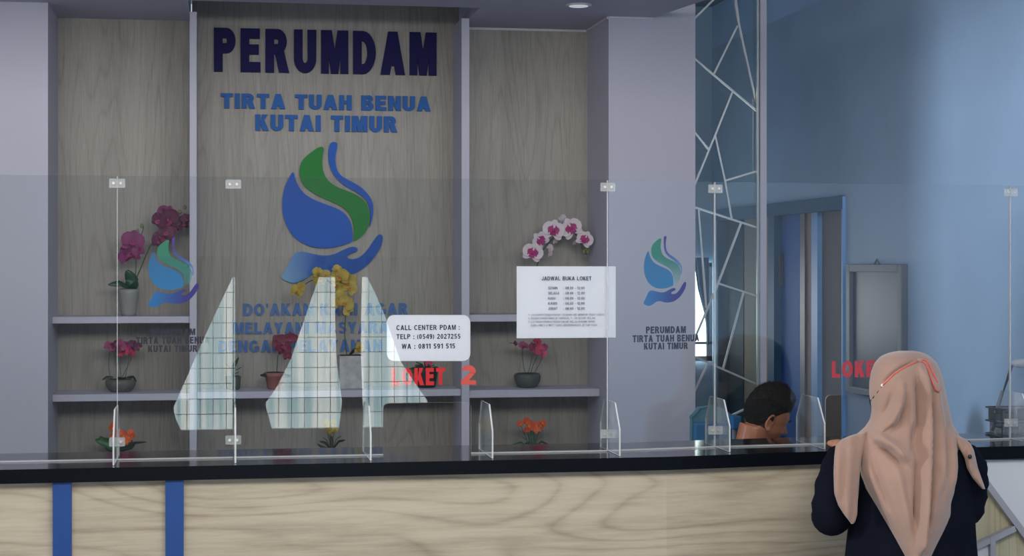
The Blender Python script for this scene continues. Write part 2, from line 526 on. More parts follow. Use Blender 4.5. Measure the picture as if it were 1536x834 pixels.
# blue side wall with the door opening
dn, df_ = PX(1268, 300, XW).y, PX(1078, 300, XW).y
zh = 2.03
sbox('wall_right', (XW, -2.8, 0), (XW + .12, dn, 3.0), M['blue_wall'])
sbox('wall_right', (XW, dn, zh), (XW + .12, df_, 3.0), M['blue_wall'])
sbox('wall_right', (XW, df_, 0), (XW + .12, 10.1, 3.0), M['blue_wall'])
sbox('wall_right', (XW, -2.8, 3.0), (XW + .12, 10.1, ZH), M['blue_lit_band'])
sbox('wall_back', (1.2, 10.0, 0), (XW, 10.1, ZH), M['blue_wall'])
sbox('wall_back', (1.2, YB + .12, 0), (1.3, 10.0, ZH), M['blue_wall'])
sbox('wall_back', (XW + 0.35, dn - .2, 0), (XW + 0.40, df_ + .2, 2.3), M['grey_brown'])
# left wall with an invented opening whose far jamb edges the light on the blue wall, lobby wall behind the camera
sbox('wall_left', (-2.52, 5.82, 0), (-2.4, 8.0, ZH), M['lilac'])
sbox('wall_left', (-2.52, -2.8, 0), (-2.4, 2.6, ZH), M['lobby'])
sbox('wall_left', (-2.52, 2.6, 3.0), (-2.4, 5.82, ZH), M['lobby'])

# alcove backs: three wood panels
for x0, x1, zz in ((xl, d1a + .005, ZC), (d1a + .006, d2b - .006, 3.06), (d2b - .005, xr, ZC)):
    struct(MB().box((x0, YB, 0), (x1, YB + .04, zz), 0).build('wall_wood_panel', M['back_wood']))

# ------------------------------------------------------------------ shelf unit
shelf = thing('display_shelving', 'built-in lilac shelving with white dividers in the wood-backed alcove', 'shelving', (xl, YB, 0))
SHX = []
for a, b in ((d1a, d1b), (d2a, d2b)):
    MB().box((a, YD, 0.0), (b, YB, ZC)).build('divider', M['lilac'], shelf)
YS = 7.70
def shelf_z(px, py):
    return P(px, py, YS).z
s1 = (shelf_z(180, 475), shelf_z(180, 485))
s2 = (shelf_z(180, 591), shelf_z(180, 601.5))
s3 = (shelf_z(740, 472), shelf_z(740, 482.5))
s4 = (shelf_z(740, 585), shelf_z(740, 596.5))
zb = (0.82, 0.79)
for x0, x1, lv in ((xl, d1a, (s1, s2)), (d1b, d2a, ((s2[0] + .004, s2[1] + .004),)), (d2b, xr, (s3, s4))):
    for (z1, z0) in lv + (zb,):
        MB().box((x0 + .001, YS, z0), (x1 - .001, YB - .001, z1)).build('shelf', M['lilac'], shelf, bevel=.002)
ZL1, ZL2, ZM2, ZR1, ZR2, ZBOT = s1[0], s2[0], s2[0] + .004, s3[0], s4[0], zb[0]

# downlight
dl = P(868, 6, 7.2)
t = thing('downlight', 'round recessed downlight in the ceiling above the right alcove', 'lamp', (dl.x, 7.2, ZC))
MB().lathe((dl.x, 7.2, ZC - .006), [(.045, 0), (.055, .002), (.055, .006)], 24).build('trim_ring', M['white_laminate'], t, True)
MB().lathe((dl.x, 7.2, ZC - .008), [(.040, 0), (.042, .003)], 24).build('lens', M['lamp'], t, True)

# ================================================================== COUNTER
CP = [(-400, 5.30), (0, 5.30), (1000, 5.31), (1245, 5.39), (1536, 5.435), (1700, 5.46)]
def yfront(px):
    for (a, ya), (b, yb_) in zip(CP, CP[1:]):
        if a <= px <= b:
            return ya + (yb_ - ya) * (px - a) / (b - a)
ZT, ZU = 1.10, 1.058
fr = [Vector((X_at(p, y), y, 0)) for p, y in CP]
fr[-1] = Vector((XW - .006, fr[-1].y, 0))
bk = [Vector((v.x, 5.76 + (v.y - 5.30) * 0.9, 0)) for v in fr]
XEND = XW - .006
ct = thing('service_counter', 'long service counter with black polished top and pale wood front', 'counter', (0.5, 5.4, 0))
poly = [v + Vector((0, 0, ZU)) for v in fr] + [v + Vector((0, 0, ZU)) for v in reversed(bk)]
MB().prism(poly, Vector((0, 0, ZT - ZU)), 0, 1).build('worktop', [M['granite'], M['granite_edge']], ct, bevel=.004)
xa = X_at(1462, 5.47)
# front boards: split at the blue strips, then the decorated right end
def fpt(px, dy, z):
    y = yfront(px) + dy
    return Vector((min(X_at(px, y), XEND), y, z))
xs_ = [-400, 79, 107, 248, 275, 1000, 1245, 1452]
for a, b in ((-400, 93), (93, 261), (261, 1452)):
    ks = [a] + [k for k in (0, 1000, 1245) if a < k < b] + [b]
    mb = MB()
    pl = [fpt(k, .035, 0.0) for k in ks]
    mb.prism(pl + [q + Vector((0, .03, 0)) for q in reversed(pl)], Vector((0, 0, ZU)))
    mb.build('front_board', M['front_wood'], ct)
for a, b in ((79, 107), (248, 275.5)):
    A, B = fpt(a, .012, 0), fpt(b, .012, 0)
    MB().box((A.x, A.y, 0.0), (B.x, A.y + .025, ZU)).build('blue_strip', M['navy_strip'], ct)['label'] = 'blue vertical strip on the pale wood front'
pl = [fpt(k, .037, 0.0) for k in (1452, 1536, 1695)]
MB().prism(pl + [q + Vector((0, .03, 0)) for q in reversed(pl)], Vector((0, 0, ZU))).build('end_board', M['panel_wood'], ct)['label'] = 'wood board with vertical grain at the right end'
def onfront(px, py, dy):
    y = yfront(px) + dy
    q_ = P(px, py, y)
    q_.x = min(q_.x, XEND)
    return q_
D = Vector((0, .012, 0))
MB().prism([onfront(a, b, .024) for a, b in ((1452, 690), (1475, 709), (1548, 812), (1600, 880), (1640, 880), (1640, 689))], D).build('white_panel', M['white_laminate'], ct)['label'] = 'white panel cut on a slant'
MB().prism([onfront(a, b, .024) for a, b in ((1440, 834), (1484, 814), (1486, 900), (1440, 900))], D).build('white_panel', M['white_laminate'], ct)
def bar(a, b, wpx, ex=0.0):
    A, B = onfront(a[0], a[1], .006 - ex), onfront(b[0], b[1], .006 - ex)
    d = (B - A).normalized()
    nn = d.cross(Vector((0, 1, 0))).normalized() * (wpx / 2 / 460)
    MB().prism([A - nn, B - nn, B + nn, A + nn], Vector((0, .030 + ex, 0))).build('moulding', M['grey_bar'], ct, bevel=.003)
bar((1462, 700), (1560, 832), 9)
bar((1436, 834), (1523, 793), 8, .001)
bar((1489, 806), (1492, 900), 8, .002)
# body behind
MB().box((X_at(-390, 5.36), 5.50, 0.0), (XW - .03, 5.62, ZU - .001)).build('carcass', M['white_laminate'], ct)

# ================================================================== ACRYLIC SCREENS
J = {'a': (-420, 5.50), 'b': (176, 5.50), 'c': (350, 5.50), 'd': (911, 5.50), 'e': (1072, 5.56), 'f': (1515, 5.655), 'g': (1680, 5.70)}
J = {k: Vector((X_at(p, y), y, 0)) for k, (p, y) in J.items()}
J['g'].x = min(J['g'].x, XW - .006)
def screen(k0, k1, label, cut=None, ztop=1.981):
    A, B = J[k0], J[k1]
    d = (B - A).normalized()
    A = A + d * .0015
    B = B - d * .0015
    nrm = Vector((-d.y, d.x, 0)) * .005
    t = thing('acrylic_screen', label, 'screen', A + Vector((0, 0, ZT)))
    def at(s_, z):
        return A + d * s_ + Vector((0, 0, z))
    L = (B - A).length
    z0 = ZT + .0005
    pts = [at(0, z0)]
    if cut:
        c0_, c1_, zc = cut
        r_ = .018
        pts.append(at(c0_, z0))
        for i in range(7):
            a = PI - i * PI / 12
            pts.append(at(c0_ + r_ + r_ * math.cos(a), zc - r_ + r_ * math.sin(a)))
        for i in range(7):
            a = PI / 2 - i * PI / 12
            pts.append(at(c1_ - r_ + r_ * math.cos(a), zc - r_ + r_ * math.sin(a)))
        pts.append(at(c1_, z0))
    pts += [at(L, z0), at(L, ztop), at(0, ztop)]
    MB().prism(pts, nrm, 0, 1).build('sheet', [M['acrylic'], M['edge']], t)
    for a_s, b_s in ([(0, L)] if not cut else [(0, cut[0]), (cut[1], L)]):
        q0, q1 = at(a_s, ZT + .0006), at(b_s, ZT + .0006)
        o_ = Vector((-d.y, d.x, 0)) * -.004
        MB().prism([q0 + o_, q1 + o_, q1 + o_ * .1, q0 + o_ * .1], Vector((0, 0, .0045))).build('base_edge_line', M['edge_line'], t)  # added hazy bead that draws the bright lower edge of the sheet
    return t, A, B, d

def along(k0, px):
    """distance from joint to the pixel column along the screens' line"""
    ks = sorted(J)
    i = ks.index(k0)
    A, B = J[k0], J[ks[i + 1]]
    lo, hi = 0.0, 1.0
    for _ in range(40):
        m_ = (lo + hi) / 2
        q = A + (B - A) * m_
        depth = q.y * CT + q.x * ST
        pxm = 768 + FOC * (q.x * CT - q.y * ST) / depth
        if pxm < px:
            lo = m_
        else:
            hi = m_
    return (B - A).length * lo
S = {}
S['ab'] = screen('a', 'b', 'large clear acrylic screen at the left end of the counter')
S['bc'] = screen('b', 'c', 'narrow clear acrylic screen with a drop-and-hand logo in front of the left shelves')
S['cd'] = screen('c', 'd', 'wide clear acrylic screen with LOKET 2 and an open pass-through', (along('c', 574), along('c', 706), 1.266))
S['de'] = screen('d', 'e', 'narrow clear acrylic screen with a drop-and-hand logo in front of the lilac pillar')
S['ef'] = screen('e', 'f', 'wide clear acrylic screen between the seated clerk and the woman', (along('e', 1238), along('e', 1376), 1.266))
S['fg'] = screen('f', 'g', 'narrow clear acrylic screen at the right end by the blue wall')

def fin(scr, px, k0):
    t, A, B, d = scr
    q = J[k0] + d * along(k0, px)
    y0 = q.y
    pr = [(y0 - .15, ZT + .001), (y0 + .13, ZT + .001), (y0 + .13, ZT + .085), (y0 + .075, ZT + .165), (y0 - .085, ZT + .165), (y0 - .15, ZT + .085)]
    MB().prism([Vector((q.x - .0025, a, b)) for a, b in pr], Vector((.005, 0, 0)), 0, 1).build('support_fin', [M['fin_acrylic'], M['edge']], t)
for k, px, k0 in (('ab', 174.5, 'a'), ('cd', 352.5, 'c'), ('cd', 550, 'c'), ('cd', 728, 'c'), ('de', 914, 'd'), ('ef', 1075, 'e'), ('ef', 1214, 'e'), ('fg', 1517, 'f')):
    fin(S[k], px, k0)
def clip(scr, k, z):
    t, A, B, d = scr
    q = J[k]
    c = MB().box((q.x - .024, q.y - .012, z - .014), (q.x + .024, q.y - .003, z + .014)).build('clip', M['clip'], t, bevel=.002)
    for sx in (-1, 1):
        MB().tube([(q.x + sx * .011, q.y - .0115, z), (q.x + sx * .011, q.y - .015, z)], .0045, 10).build('screw', M['screw'], c)
for k, s_ in (('b', 'bc'), ('d', 'de'), ('e', 'ef'), ('f', 'fg')):
    q = J[k]
    hw_ = .0010 if k == 'b' else .0018
    MB().box((q.x - hw_, q.y - .0028, ZT + .002), (q.x + hw_, q.y - .0006, 1.98)).build('bright_edge_line', M['edge_line'], S[s_][0])  # added hazy strip that draws the bright line of the sheet edges
for k, s_ in (('b', 'bc'), ('c', 'cd'), ('d', 'de'), ('e', 'ef'), ('f', 'fg')):
    clip(S[s_], k, 1.958)
    clip(S[s_], k, 1.158)

# ================================================================== TEXT
def _arc(cx, cy, rx, ry, t, a0, a1, n=14, ty=None):
    """band of an ellipse: outer radii rx, ry, thickness t (ty at the top and bottom)"""
    ty = ty or t
    out, inn = [], []
    for i in range(n + 1):
        a = R(a0 + (a1 - a0) * i / n)
        out.append((cx + rx * math.cos(a), cy + ry * math.sin(a)))
        inn.append((cx + max(.01, rx - t) * math.cos(a), cy + max(.01, ry - ty) * math.sin(a)))
    return [[out[i], out[i + 1], inn[i + 1], inn[i]] for i in range(n)]
def _rect(x0, y0, x1, y1):
    return [[(x0, y0), (x1, y0), (x1, y1), (x0, y1)]]
def _line(x0, y0, x1, y1, w_):
    """slanted stroke with level ends; w_ is its horizontal width"""
    h_ = w_ / 2
    return [[(x0 - h_, y0), (x0 + h_, y0), (x1 + h_, y1), (x1 - h_, y1)]]
def glyph(c, t):
    """capital grotesque letters 1 high; t = stem width; returns (width, quads)"""
    h = t * .86
    if c == 'I': return t, _rect(0, 0, t, 1)
    if c == 'L': return .60, _rect(0, 0, t, 1) + _rect(t, 0, .60, h)
    if c == 'T': return .68, _rect(.34 - t / 2, 0, .34 + t / 2, 1 - h) + _rect(0, 1 - h, .68, 1)
    if c == 'E': return .62, _rect(0, 0, t, 1) + _rect(t, 0, .62, h) + _rect(t, 1 - h, .60, 1) + _rect(t, .5 - h / 2 + .02, .57, .5 + h / 2 + .02)
    if c == 'H': return .70, _rect(0, 0, t, 1) + _rect(.70 - t, 0, .70, 1) + _rect(t, .5 - h / 2 + .02, .70 - t, .5 + h / 2 + .02)
    if c == 'N': return .72, _rect(0, 0, t, 1) + _rect(.72 - t, 0, .72, 1) + [[(t, 1), (t, 1 - t * 1.7), (.72 - t, 0), (.72 - t, t * 1.7)]] + [[(0, 1), (t, .4), (t, 1), (t * .5, 1)]]
    if c == 'M':
        W = .86
        return W, _rect(0, 0, t * .9, 1) + _rect(W - t * .9, 0, W, 1) + [[(t * .5, 1), (t * 1.25, 1), (W / 2 + t * .42, 0), (W / 2 - t * .42, 0)], [(W - t * .5, 1), (W - t * 1.25, 1), (W / 2 - t * .42, 0), (W / 2 + t * .42, 0)]]
    if c == 'W':
        W = 1.0
        a = t * .9
        return W, _line(a / 2, 1, .27, 0, a) + _line(.27, 0, .5, 1, a) + _line(.5, 1, .73, 0, a) + _line(.73, 0, W - a / 2, 1, a)
    if c == 'A':
        W = .78
        a = t * 1.08
        return W, _line(a / 2, 0, W / 2, 1, a) + _line(W - a / 2, 0, W / 2, 1, a) + _rect(.20, .20, W - .20, .20 + h * .8)
    if c == 'Y': return .74, _rect(.37 - t / 2, 0, .37 + t / 2, .44) + _line(.37, .40, t * .55, 1, t * 1.1) + _line(.37, .40, .74 - t * .55, 1, t * 1.1)
    if c == 'K': return .72, _rect(0, 0, t, 1) + [[(t, .48), (t, .25), (.68, 1), (.68 - t * 1.15, 1)], [(t * 1.05, .36), (t * 1.05 + t * .75, .66), (.74, 0), (.74 - t * 1.22, 0)]]
    if c in 'OQ': return .80, _arc(.40, .5, .40, .5, t * 1.02, 0, 360, 32, h)
    if c == 'C': return .74, _arc(.39, .5, .39, .5, t, 42, 318, 26, h)
    if c == 'G': return .78, _arc(.39, .5, .39, .5, t, 42, 350, 28, h) + _rect(.42, .5 - h * .9, .78, .5) + _rect(.78 - t * .9, .12, .78, .5)
    if c == 'U': return .70, _rect(0, .34, t, 1) + _rect(.70 - t, .34, .70, 1) + _arc(.35, .34, .35, .34, t, 180, 360, 20, h)
    if c == 'J': return .56, _rect(.56 - t, .28, .56, 1) + _arc(.28, .28, .28, .28, t, 180, 360, 16, h)
    if c == 'D': return .72, _rect(0, 0, t, 1) + _rect(t, 0, .30, h) + _rect(t, 1 - h, .30, 1) + _arc(.30, .5, .42, .5, t, -90, 90, 20, h)
    if c in 'PRB':
        g = _rect(0, 0, t, 1) + _rect(t, 1 - h, .40, 1)
        if c == 'B':
            g += _rect(t, .5 - h / 2 + .02, .40, .5 + h / 2 + .02) + _rect(t, 0, .40, h)
            g += _arc(.40, .75 + h * .12, .25, .25 + h * .0 + .0, t * .95, -90, 90, 14, h * .95) + _arc(.40, .27, .29, .27 + h * .12, t, -90, 90, 14, h)
            return .69, g
        y1 = .42
        g += _rect(t, y1, .40, y1 + h) + _arc(.38, (1 + y1) / 2, .29, (1 - y1) / 2, t, -90, 90, 18, h)
        if c == 'R':
            g += [[(.30, y1 + .02), (.30 + t * 1.05, y1 + .08), (.74, 0), (.74 - t * 1.15, 0)]]
            return .74, g
        return .67, g
    if c in 'S5':
        if c == 'S':
            return .68, _arc(.34, .73, .31, .27, t, 25, 240, 18, h) + _arc(.34, .28, .34, .28, t, -155, 70, 18, h) + [[(.16, .50), (.30, .62), (.52, .50), (.40, .40)]]
        return .60, _rect(.08, 1 - h, .56, 1) + [[(.04, .48), (.04 + t * .9, .48), (.10 + t * .9, 1), (.10, 1)]] + _arc(.30, .32, .30, .32, t, -150, 130, 20, h)
    if c == '2': return .60, _arc(.30, .70, .29, .30, t, -30, 170, 18, h) + [[(.59 - t, .60), (.58, .60), (t * 1.15, h), (0, h * .9)]] + _rect(0, 0, .60, h)
    if c == '3': return .60, _arc(.30, .735, .27, .265, t, -90, 150, 16, h) + _arc(.30, .28, .30, .28, t, -150, 90, 18, h)
    if c == '8': return .60, _arc(.30, .74, .27, .26, t, 0, 360, 24, h) + _arc(.30, .28, .30, .28, t, 0, 360, 24, h)
    if c == '0': return .60, _arc(.30, .5, .30, .5, t, 0, 360, 28, h)
    if c == '9': return .60, _arc(.30, .68, .30, .32, t, 0, 360, 22, h) + _arc(.30, .45, .30, .45, t, -140, 20, 14, h)
    if c == '7': return .60, _rect(0, 1 - h, .60, 1) + [[(.60, 1 - h), (.60 - t, 1 - h), (.16, 0), (.16 + t, 0)]]
    if c == '4': return .62, _rect(.40, 0, .40 + t, 1) + _rect(0, .22, .62, .22 + h) + [[(.0, .22), (.0, .22 + h), (.40, 1), (.40 + t * .5, .78)]]
    if c == '1': return .40, _rect(.24, 0, .24 + t, 1) + [[(.0, .66), (.0, .82), (.26, 1), (.26, .80)]]
    if c == "'": return t * .8, [[(0, 1), (t * .8, 1), (t * .6, .66), (t * .2, .66)]]
    if c == ':': return t, _rect(0, 0, t, t) + _rect(0, .50, t, .50 + t)
    if c == '.': return t, _rect(0, 0, t, t)
    if c == '-': return .34, _rect(0, .36, .34, .36 + h * .8)
    if c == '(': return .26, _arc(.40, .42, .40, .62, t * .8, 125, 235, 12)
    if c == ')': return .26, _arc(-.14, .42, .40, .62, t * .8, -55, 55, 12)
    if c == ' ': return .34, []
    return .3, _rect(0, 0, .3, 1)
def text_islands(s_, bold, extrude, space=1.0):
    t = .13 + bold * 2.2
    gap = .16 * space * (1.0 if bold < .05 else .85)
    x = 0.0
    vs, groups = [], []
    for c in s_:
        w_, quads = glyph(c, t)
        g = []
        for qd in quads:
            ar = sum(qd[i][0] * qd[(i + 1) % 4][1] - qd[(i + 1) % 4][0] * qd[i][1] for i in range(4))
            if ar < 0:
                qd = qd[::-1]
            b0 = len(vs)
            zf = 0.02 - (len(g) // 6 % 9) * 0.0007
            vs += [Vector((x + a, b, zf)) for a, b in qd] + [Vector((x + a, b, -0.02)) for a, b in qd]
            g += [(b0, b0 + 1, b0 + 2, b0 + 3), (b0 + 7, b0 + 6, b0 + 5, b0 + 4)]
            g += [(b0 + (i + 1) % 4, b0 + i, b0 + 4 + i, b0 + 4 + (i + 1) % 4) for i in range(4)]
        if g:
            groups.append(g)
        x += w_ + gap
    return vs, groups

def text(s_, origin, xdir, height, width, m, name='letter', parent=None, bold=0.03, depth=0.004, split=False, nrm=Vector((0, 1, 0)), space=1.0, mids=None, cap=None):
    """fit the string in width x height starting at the lower left corner 'origin'"""
    vs, gs = text_islands(s_, bold, 0.02, space)
    x0 = min(v.x for v in vs)
    x1 = max(v.x for v in vs)
    if cap is None:
        y0, y1 = min(v.y for v in vs), max(v.y for v in vs)
    else:
        y0, y1 = -bold, cap + bold
    zmax = 0.02
    def T(v):
        return origin + xdir * ((v.x - x0) / (x1 - x0) * width) + Vector((0, 0, (v.y - y0) / (y1 - y0) * height)) + nrm * ((zmax - v.z) / (2 * zmax) * depth)
    out = []
    if split:
        for gi, g in enumerate(gs):
            ids = sorted({i for f in g for i in f})
            mp = {a: b for b, a in enumerate(ids)}
            mb = MB()
            mb.add([T(vs[i]) for i in ids], [tuple(mp[i] for i in f) for f in g])
            mm = m if mids is None else mids[min(gi, len(mids) - 1)]
            out.append(mb.build(name, mm, parent))
    else:
        mb = MB()
        mb.add([T(v) for v in vs], [f for g in gs for f in g])
        out.append(mb.build(name, m, parent))
    return out

def wall_text(s_, px0, px1, pyt, pyb, Y, m, label, bold, depth=.012, cat='lettering', gap=0.0, space=1.0):
    """raised letters standing on the wall plane at depth Y (front face at Y - depth - gap)"""
    yf = Y - depth - gap
    mid = (px0 + px1) / 2
    a, b = P(px0, pyb, yf), P(px1, pyb, yf)
    z0, z1 = P(mid, pyb, yf).z, P(mid, pyt, yf).z
    t = thing('wall_lettering', label, cat, (a.x, Y, z0))
    text(s_, Vector((a.x, yf, z0)), Vector((1, 0, 0)), z1 - z0, b.x - a.x, m, 'letter', t, bold, depth, True, space=space)
    return t

wall_text('PERUMDAM', 321, 655, 45, 110, YB, M['navy_letter'], 'raised navy letters reading PERUMDAM at the top of the middle panel', .064, .02, space=1.15)
wall_text('TIRTA TUAH BENUA', 331, 646, 141.5, 165, YB, M['blue_letter'], 'raised blue letters reading TIRTA TUAH BENUA below PERUMDAM', .064, .016, space=.8)
wall_text('KUTAI TIMUR', 383, 596, 173, 197, YB, M['blue_letter'], 'raised blue letters reading KUTAI TIMUR above the drop logo', .064, .016, space=.8)
wall_text("DO'AKAN KAMI AGAR", 365, 612, 455, 473, YB, M['blue_letter_matt'], "blue letters reading DO'AKAN KAMI AGAR below the logo", .046, .010, space=.8)
wall_text('MELAYANI MASYARAKAT', 350, 628, 483, 500, YB, M['blue_letter_matt'], 'blue letters reading MELAYANI MASYARAKAT, middle line of the motto', .046, .010, space=.8)
wall_text('DENGAN PELAYANAN', 327, 573, 510, 528, YB, M['blue_letter_matt'], 'blue letters reading DENGAN PELAYANAN, lowest line of the motto', .046, .010, space=.8)

# ------------------------------------------------------------------ drop-and-hand emblem
DROP = [(140, 203), (128, 212), (113, 238), (92, 290), (82, 350), (84, 410), (100, 470), (135, 530), (185, 570), (240, 592), (300, 598), (360, 592), (410, 578), (446, 560), (447, 510), (440, 470), (423, 437), (393, 407), (350, 385), (300, 367), (240, 342), (195, 312), (165, 272), (148, 230)]
GREEN = [(298, 85), (293, 73), (283, 70), (265, 76), (230, 100), (198, 128), (178, 160), (172, 200), (178, 240), (200, 277), (240, 308), (290, 335), (350, 360), (403, 390), (437, 430), (452, 475), (456, 520), (457, 560), (490, 540), (518, 510), (534, 470), (538, 430), (530, 388), (508, 350), (470, 322), (420, 300), (370, 280), (333, 257), (308, 228), (294, 190), (290, 150), (294, 110)]
RIB = [(335, 50), (350, 45), (368, 52), (366, 80), (358, 120), (360, 160), (370, 195), (395, 225), (440, 250), (490, 280), (530, 320), (552, 360), (556, 410), (548, 455), (538, 485), (541, 450), (540, 405), (525, 360), (500, 330), (460, 302), (410, 274), (370, 240), (340, 198), (325, 150), (322, 100), (328, 65)]
RIBTHIN = [(335, 50), (350, 45), (362, 55), (356, 90), (352, 130), (357, 170), (372, 208), (400, 236), (445, 262), (495, 295), (532, 332), (550, 370), (553, 410), (546, 450), (540, 430), (540, 400), (528, 368), (500, 335), (455, 302), (405, 272), (365, 240), (342, 205), (331, 160), (328, 100), (329, 65)]
HAND = [(78, 750), (100, 708), (128, 655), (150, 624), (190, 617), (240, 628), (300, 637), (350, 630), (400, 607), (440, 592), (465, 594), (475, 605), (465, 617), (440, 626), (418, 643), (440, 655), (480, 648), (520, 613), (555, 563), (580, 531), (597, 528), (606, 545), (595, 590), (565, 640), (520, 690), (460, 728), (400, 742), (340, 742), (285, 730), (240, 735), (200, 758), (150, 780), (110, 772)]
def catmull(p, k=3):
    out = []
    n = len(p)
    for i in range(n):
        p0, p1, p2, p3 = (Vector(p[(i + j - 1) % n]) for j in range(4))
        for s_ in range(k):
            t_ = s_ / k
            out.append(0.5 * ((2 * p1) + (p2 - p0) * t_ + (2 * p0 - 5 * p1 + 4 * p2 - p3) * t_ ** 2 + (3 * p1 - p0 - 3 * p2 + p3) * t_ ** 3))
    return out
def emblem(fn, depth, mats, t, rib=RIB):
    for nm, poly, m in (('drop', DROP, mats[0]), ('leaf_swoosh', GREEN, mats[1]), ('ribbon', rib, mats[2]), ('hand', HAND, mats[3])):
        MB().prism([fn(q.x, q.y) for q in catmull(poly)], depth).build(nm, m, t)
ye = YB - .016
cN = P(500, 320, ye)
t = thing('wall_emblem', 'large green and blue water-drop-in-hand emblem on the middle wood panel', 'emblem', (cN.x, YB, cN.z))
emblem(lambda x, y: P(400 + x / 3.475, 200 + y / 3.475, ye), Vector((0, .016, 0)), (M['logo_blue'], M['logo_green'], M['logo_blue'], M['logo_hand']), t)
def screen_pt(k0, px, py, off=.006):
    """point just behind a screen"""
    ks = sorted(J)
    A, B = J[k0], J[ks[ks.index(k0) + 1]]
    d = (B - A).normalized()
    q = A + d * along(k0, px) if px > 0 else A
    nn = Vector((-d.y, d.x, 0)) * off
    q = q + nn
    Z = q.y * CT + q.x * ST
    return Vector((q.x, q.y, EYE + (HOR - py) * Z / FOC))
def glass_logo(k0, px0, px1, py0, py1, lines, label):
    c = screen_pt(k0, (px0 + px1) / 2, (py0 + py1) / 2)
    t = thing('screen_logo_sticker', label, 'sticker', c)
    fx = (px1 - px0) / (606 - 78)
    fy = (py1 - py0) / (780 - 45)
    emblem(lambda x, y: screen_pt(k0, px0 + (x - 78) * fx, py0 + (y - 45) * fy), Vector((0, .0012, 0)), (M['g_drop'], M['g_green'], M['g_ribbon'], M['g_hand']), t, RIBTHIN)
    for s_, a, b, yt, yb_ in lines:
        A, B = screen_pt(k0, a, yb_), screen_pt(k0, min(b, 1071), yb_)
        top = screen_pt(k0, a, yt)
        d = Vector(((B - A).x, (B - A).y, 0))
        # keep the sign line level: take heights at the middle
        mA, mB = screen_pt(k0, (a + b) / 2, yb_), screen_pt(k0, (a + b) / 2, yt)
        text(s_, Vector((A.x, A.y, mA.z)), d.normalized(), mB.z - mA.z, d.length, M['ink'], 'print_line', t, .058, .001, space=.8)
glass_logo('b', 222, 298, 356, 461, [('PERUMDAM', 225, 293, 493, 503), ('TIRTA TUAH BENUA', 204, 314, 505, 516), ('KUTAI TIMUR', 222, 296, 518, 528)],
           'blue-green water-drop sticker with PERUMDAM lettering on the left narrow screen')
glass_logo('d', 966.5, 1030.5, 354, 459, [('PERUMDAM', 970, 1030, 489.5, 500), ('TIRTA TUAH BENUA', 950, 1050, 502, 513), ('KUTAI TIMUR', 967, 1033, 514, 524)],
           'blue-green water-drop sticker with PERUMDAM lettering in front of the lilac pillar')

# red counter numbers
def red_text(k0, s_, a, b, yt, yb_, m, t, mids=None):
    A, B = screen_pt(k0, a, yb_), screen_pt(k0, b, yb_)
    mA, mB = screen_pt(k0, (a + b) / 2, yb_), screen_pt(k0, (a + b) / 2, yt)
    d = Vector(((B - A).x, (B - A).y, 0))
    text(s_, Vector((A.x, A.y, mA.z)), d.normalized(), mB.z - mA.z, d.length, m, 'letter', t, .060, .0015, True, mids=mids)
t = thing('counter_number', 'red letters reading LOKET 2 on the acrylic screen under the white card', 'sign', screen_pt('c', 650, 565))
red_text('c', 'LOKET', 588, 668, 552, 578, M['red'], t)
red_text('c', '2', 692, 714.5, 548, 577, M['red_soft'], t)
t = thing('counter_number', 'red letters starting LOKE, partly hidden by the headscarf of the woman', 'sign', screen_pt('e', 1280, 555))
red_text('e', 'LOKET', 1249, 1330, 541, 566, M['red'], t)

# white card
def card(k0, pts, m, name, label, cat):
    c = screen_pt(k0, sum(p[0] for p in pts) / len(pts), sum(p[1] for p in pts) / len(pts), .007)
    t = thing(name, label, cat, c)
    return t
def rrect(x0, y0, x1, y1, r_, n=5):
    out = []
    for cx, cy, a0 in ((x1 - r_, y0 + r_, -90), (x1 - r_, y1 - r_, 0), (x0 + r_, y1 - r_, 90), (x0 + r_, y0 + r_, 180)):
        for i in range(n + 1):
            a = R(a0 + 90 * i / n)
            out.append((cx + r_ * math.cos(a), cy + r_ * math.sin(a)))
    return out
t = thing('call_centre_card', 'white rounded card with call centre phone numbers above LOKET 2', 'card', screen_pt('c', 643, 507, .008))
MB().prism([screen_pt('c', x, y, .0075) for x, y in rrect(580.5, 472.5, 706, 541.5, 11)], Vector((0, .002, 0))).build('card_sheet', M['paper'], t)
def card_line(s_, a, b, yt, yb_, t, bold=.02, m=None, k='c', cap=None):
    A, B = screen_pt(k, a, yb_, .0066), screen_pt(k, b, yb_, .0066)
    mA, mB = screen_pt(k, (a + b) / 2, yb_, .0066), screen_pt(k, (a + b) / 2, yt, .0066)
    text(s_, Vector((A.x, A.y, mA.z)), Vector((1, 0, 0)), mB.z - mA.z, B.x - A.x, m or M['ink_grey'], 'print_line', t, bold, .0008, cap=cap)
card_line('CALL CENTER PDAM :', 595, 690, 487.5, 495, t, .032, M['ink'])
card_line('TELP : (0549) 2027255', 595, 691, 501, 509, t, .032, M['ink'])
card_line('WA : 0811 591 515', 603, 683, 515.5, 523, t, .032, M['ink'])
t = thing('opening_hours_notice', 'white paper notice headed JADWAL BUKA LOKET on the screen before the right alcove', 'notice', screen_pt('c', 840, 450, .008))
A, B = screen_pt('c', 776, 507, .0075), screen_pt('c', 908, 507, .0075)
xR = P(924, 450, 5.508).x
zT, zB = screen_pt('c', 850, 399.5, .0075).z, screen_pt('c', 850, 507, .0075).z
MB().box((A.x, 5.5125, zB), (xR, 5.5135, zT)).build('paper_sheet', M['paper'], t)
card_line('JADWAL BUKA LOKET', 813, 888, 414.5, 420.5, t, .015, M['ink'])
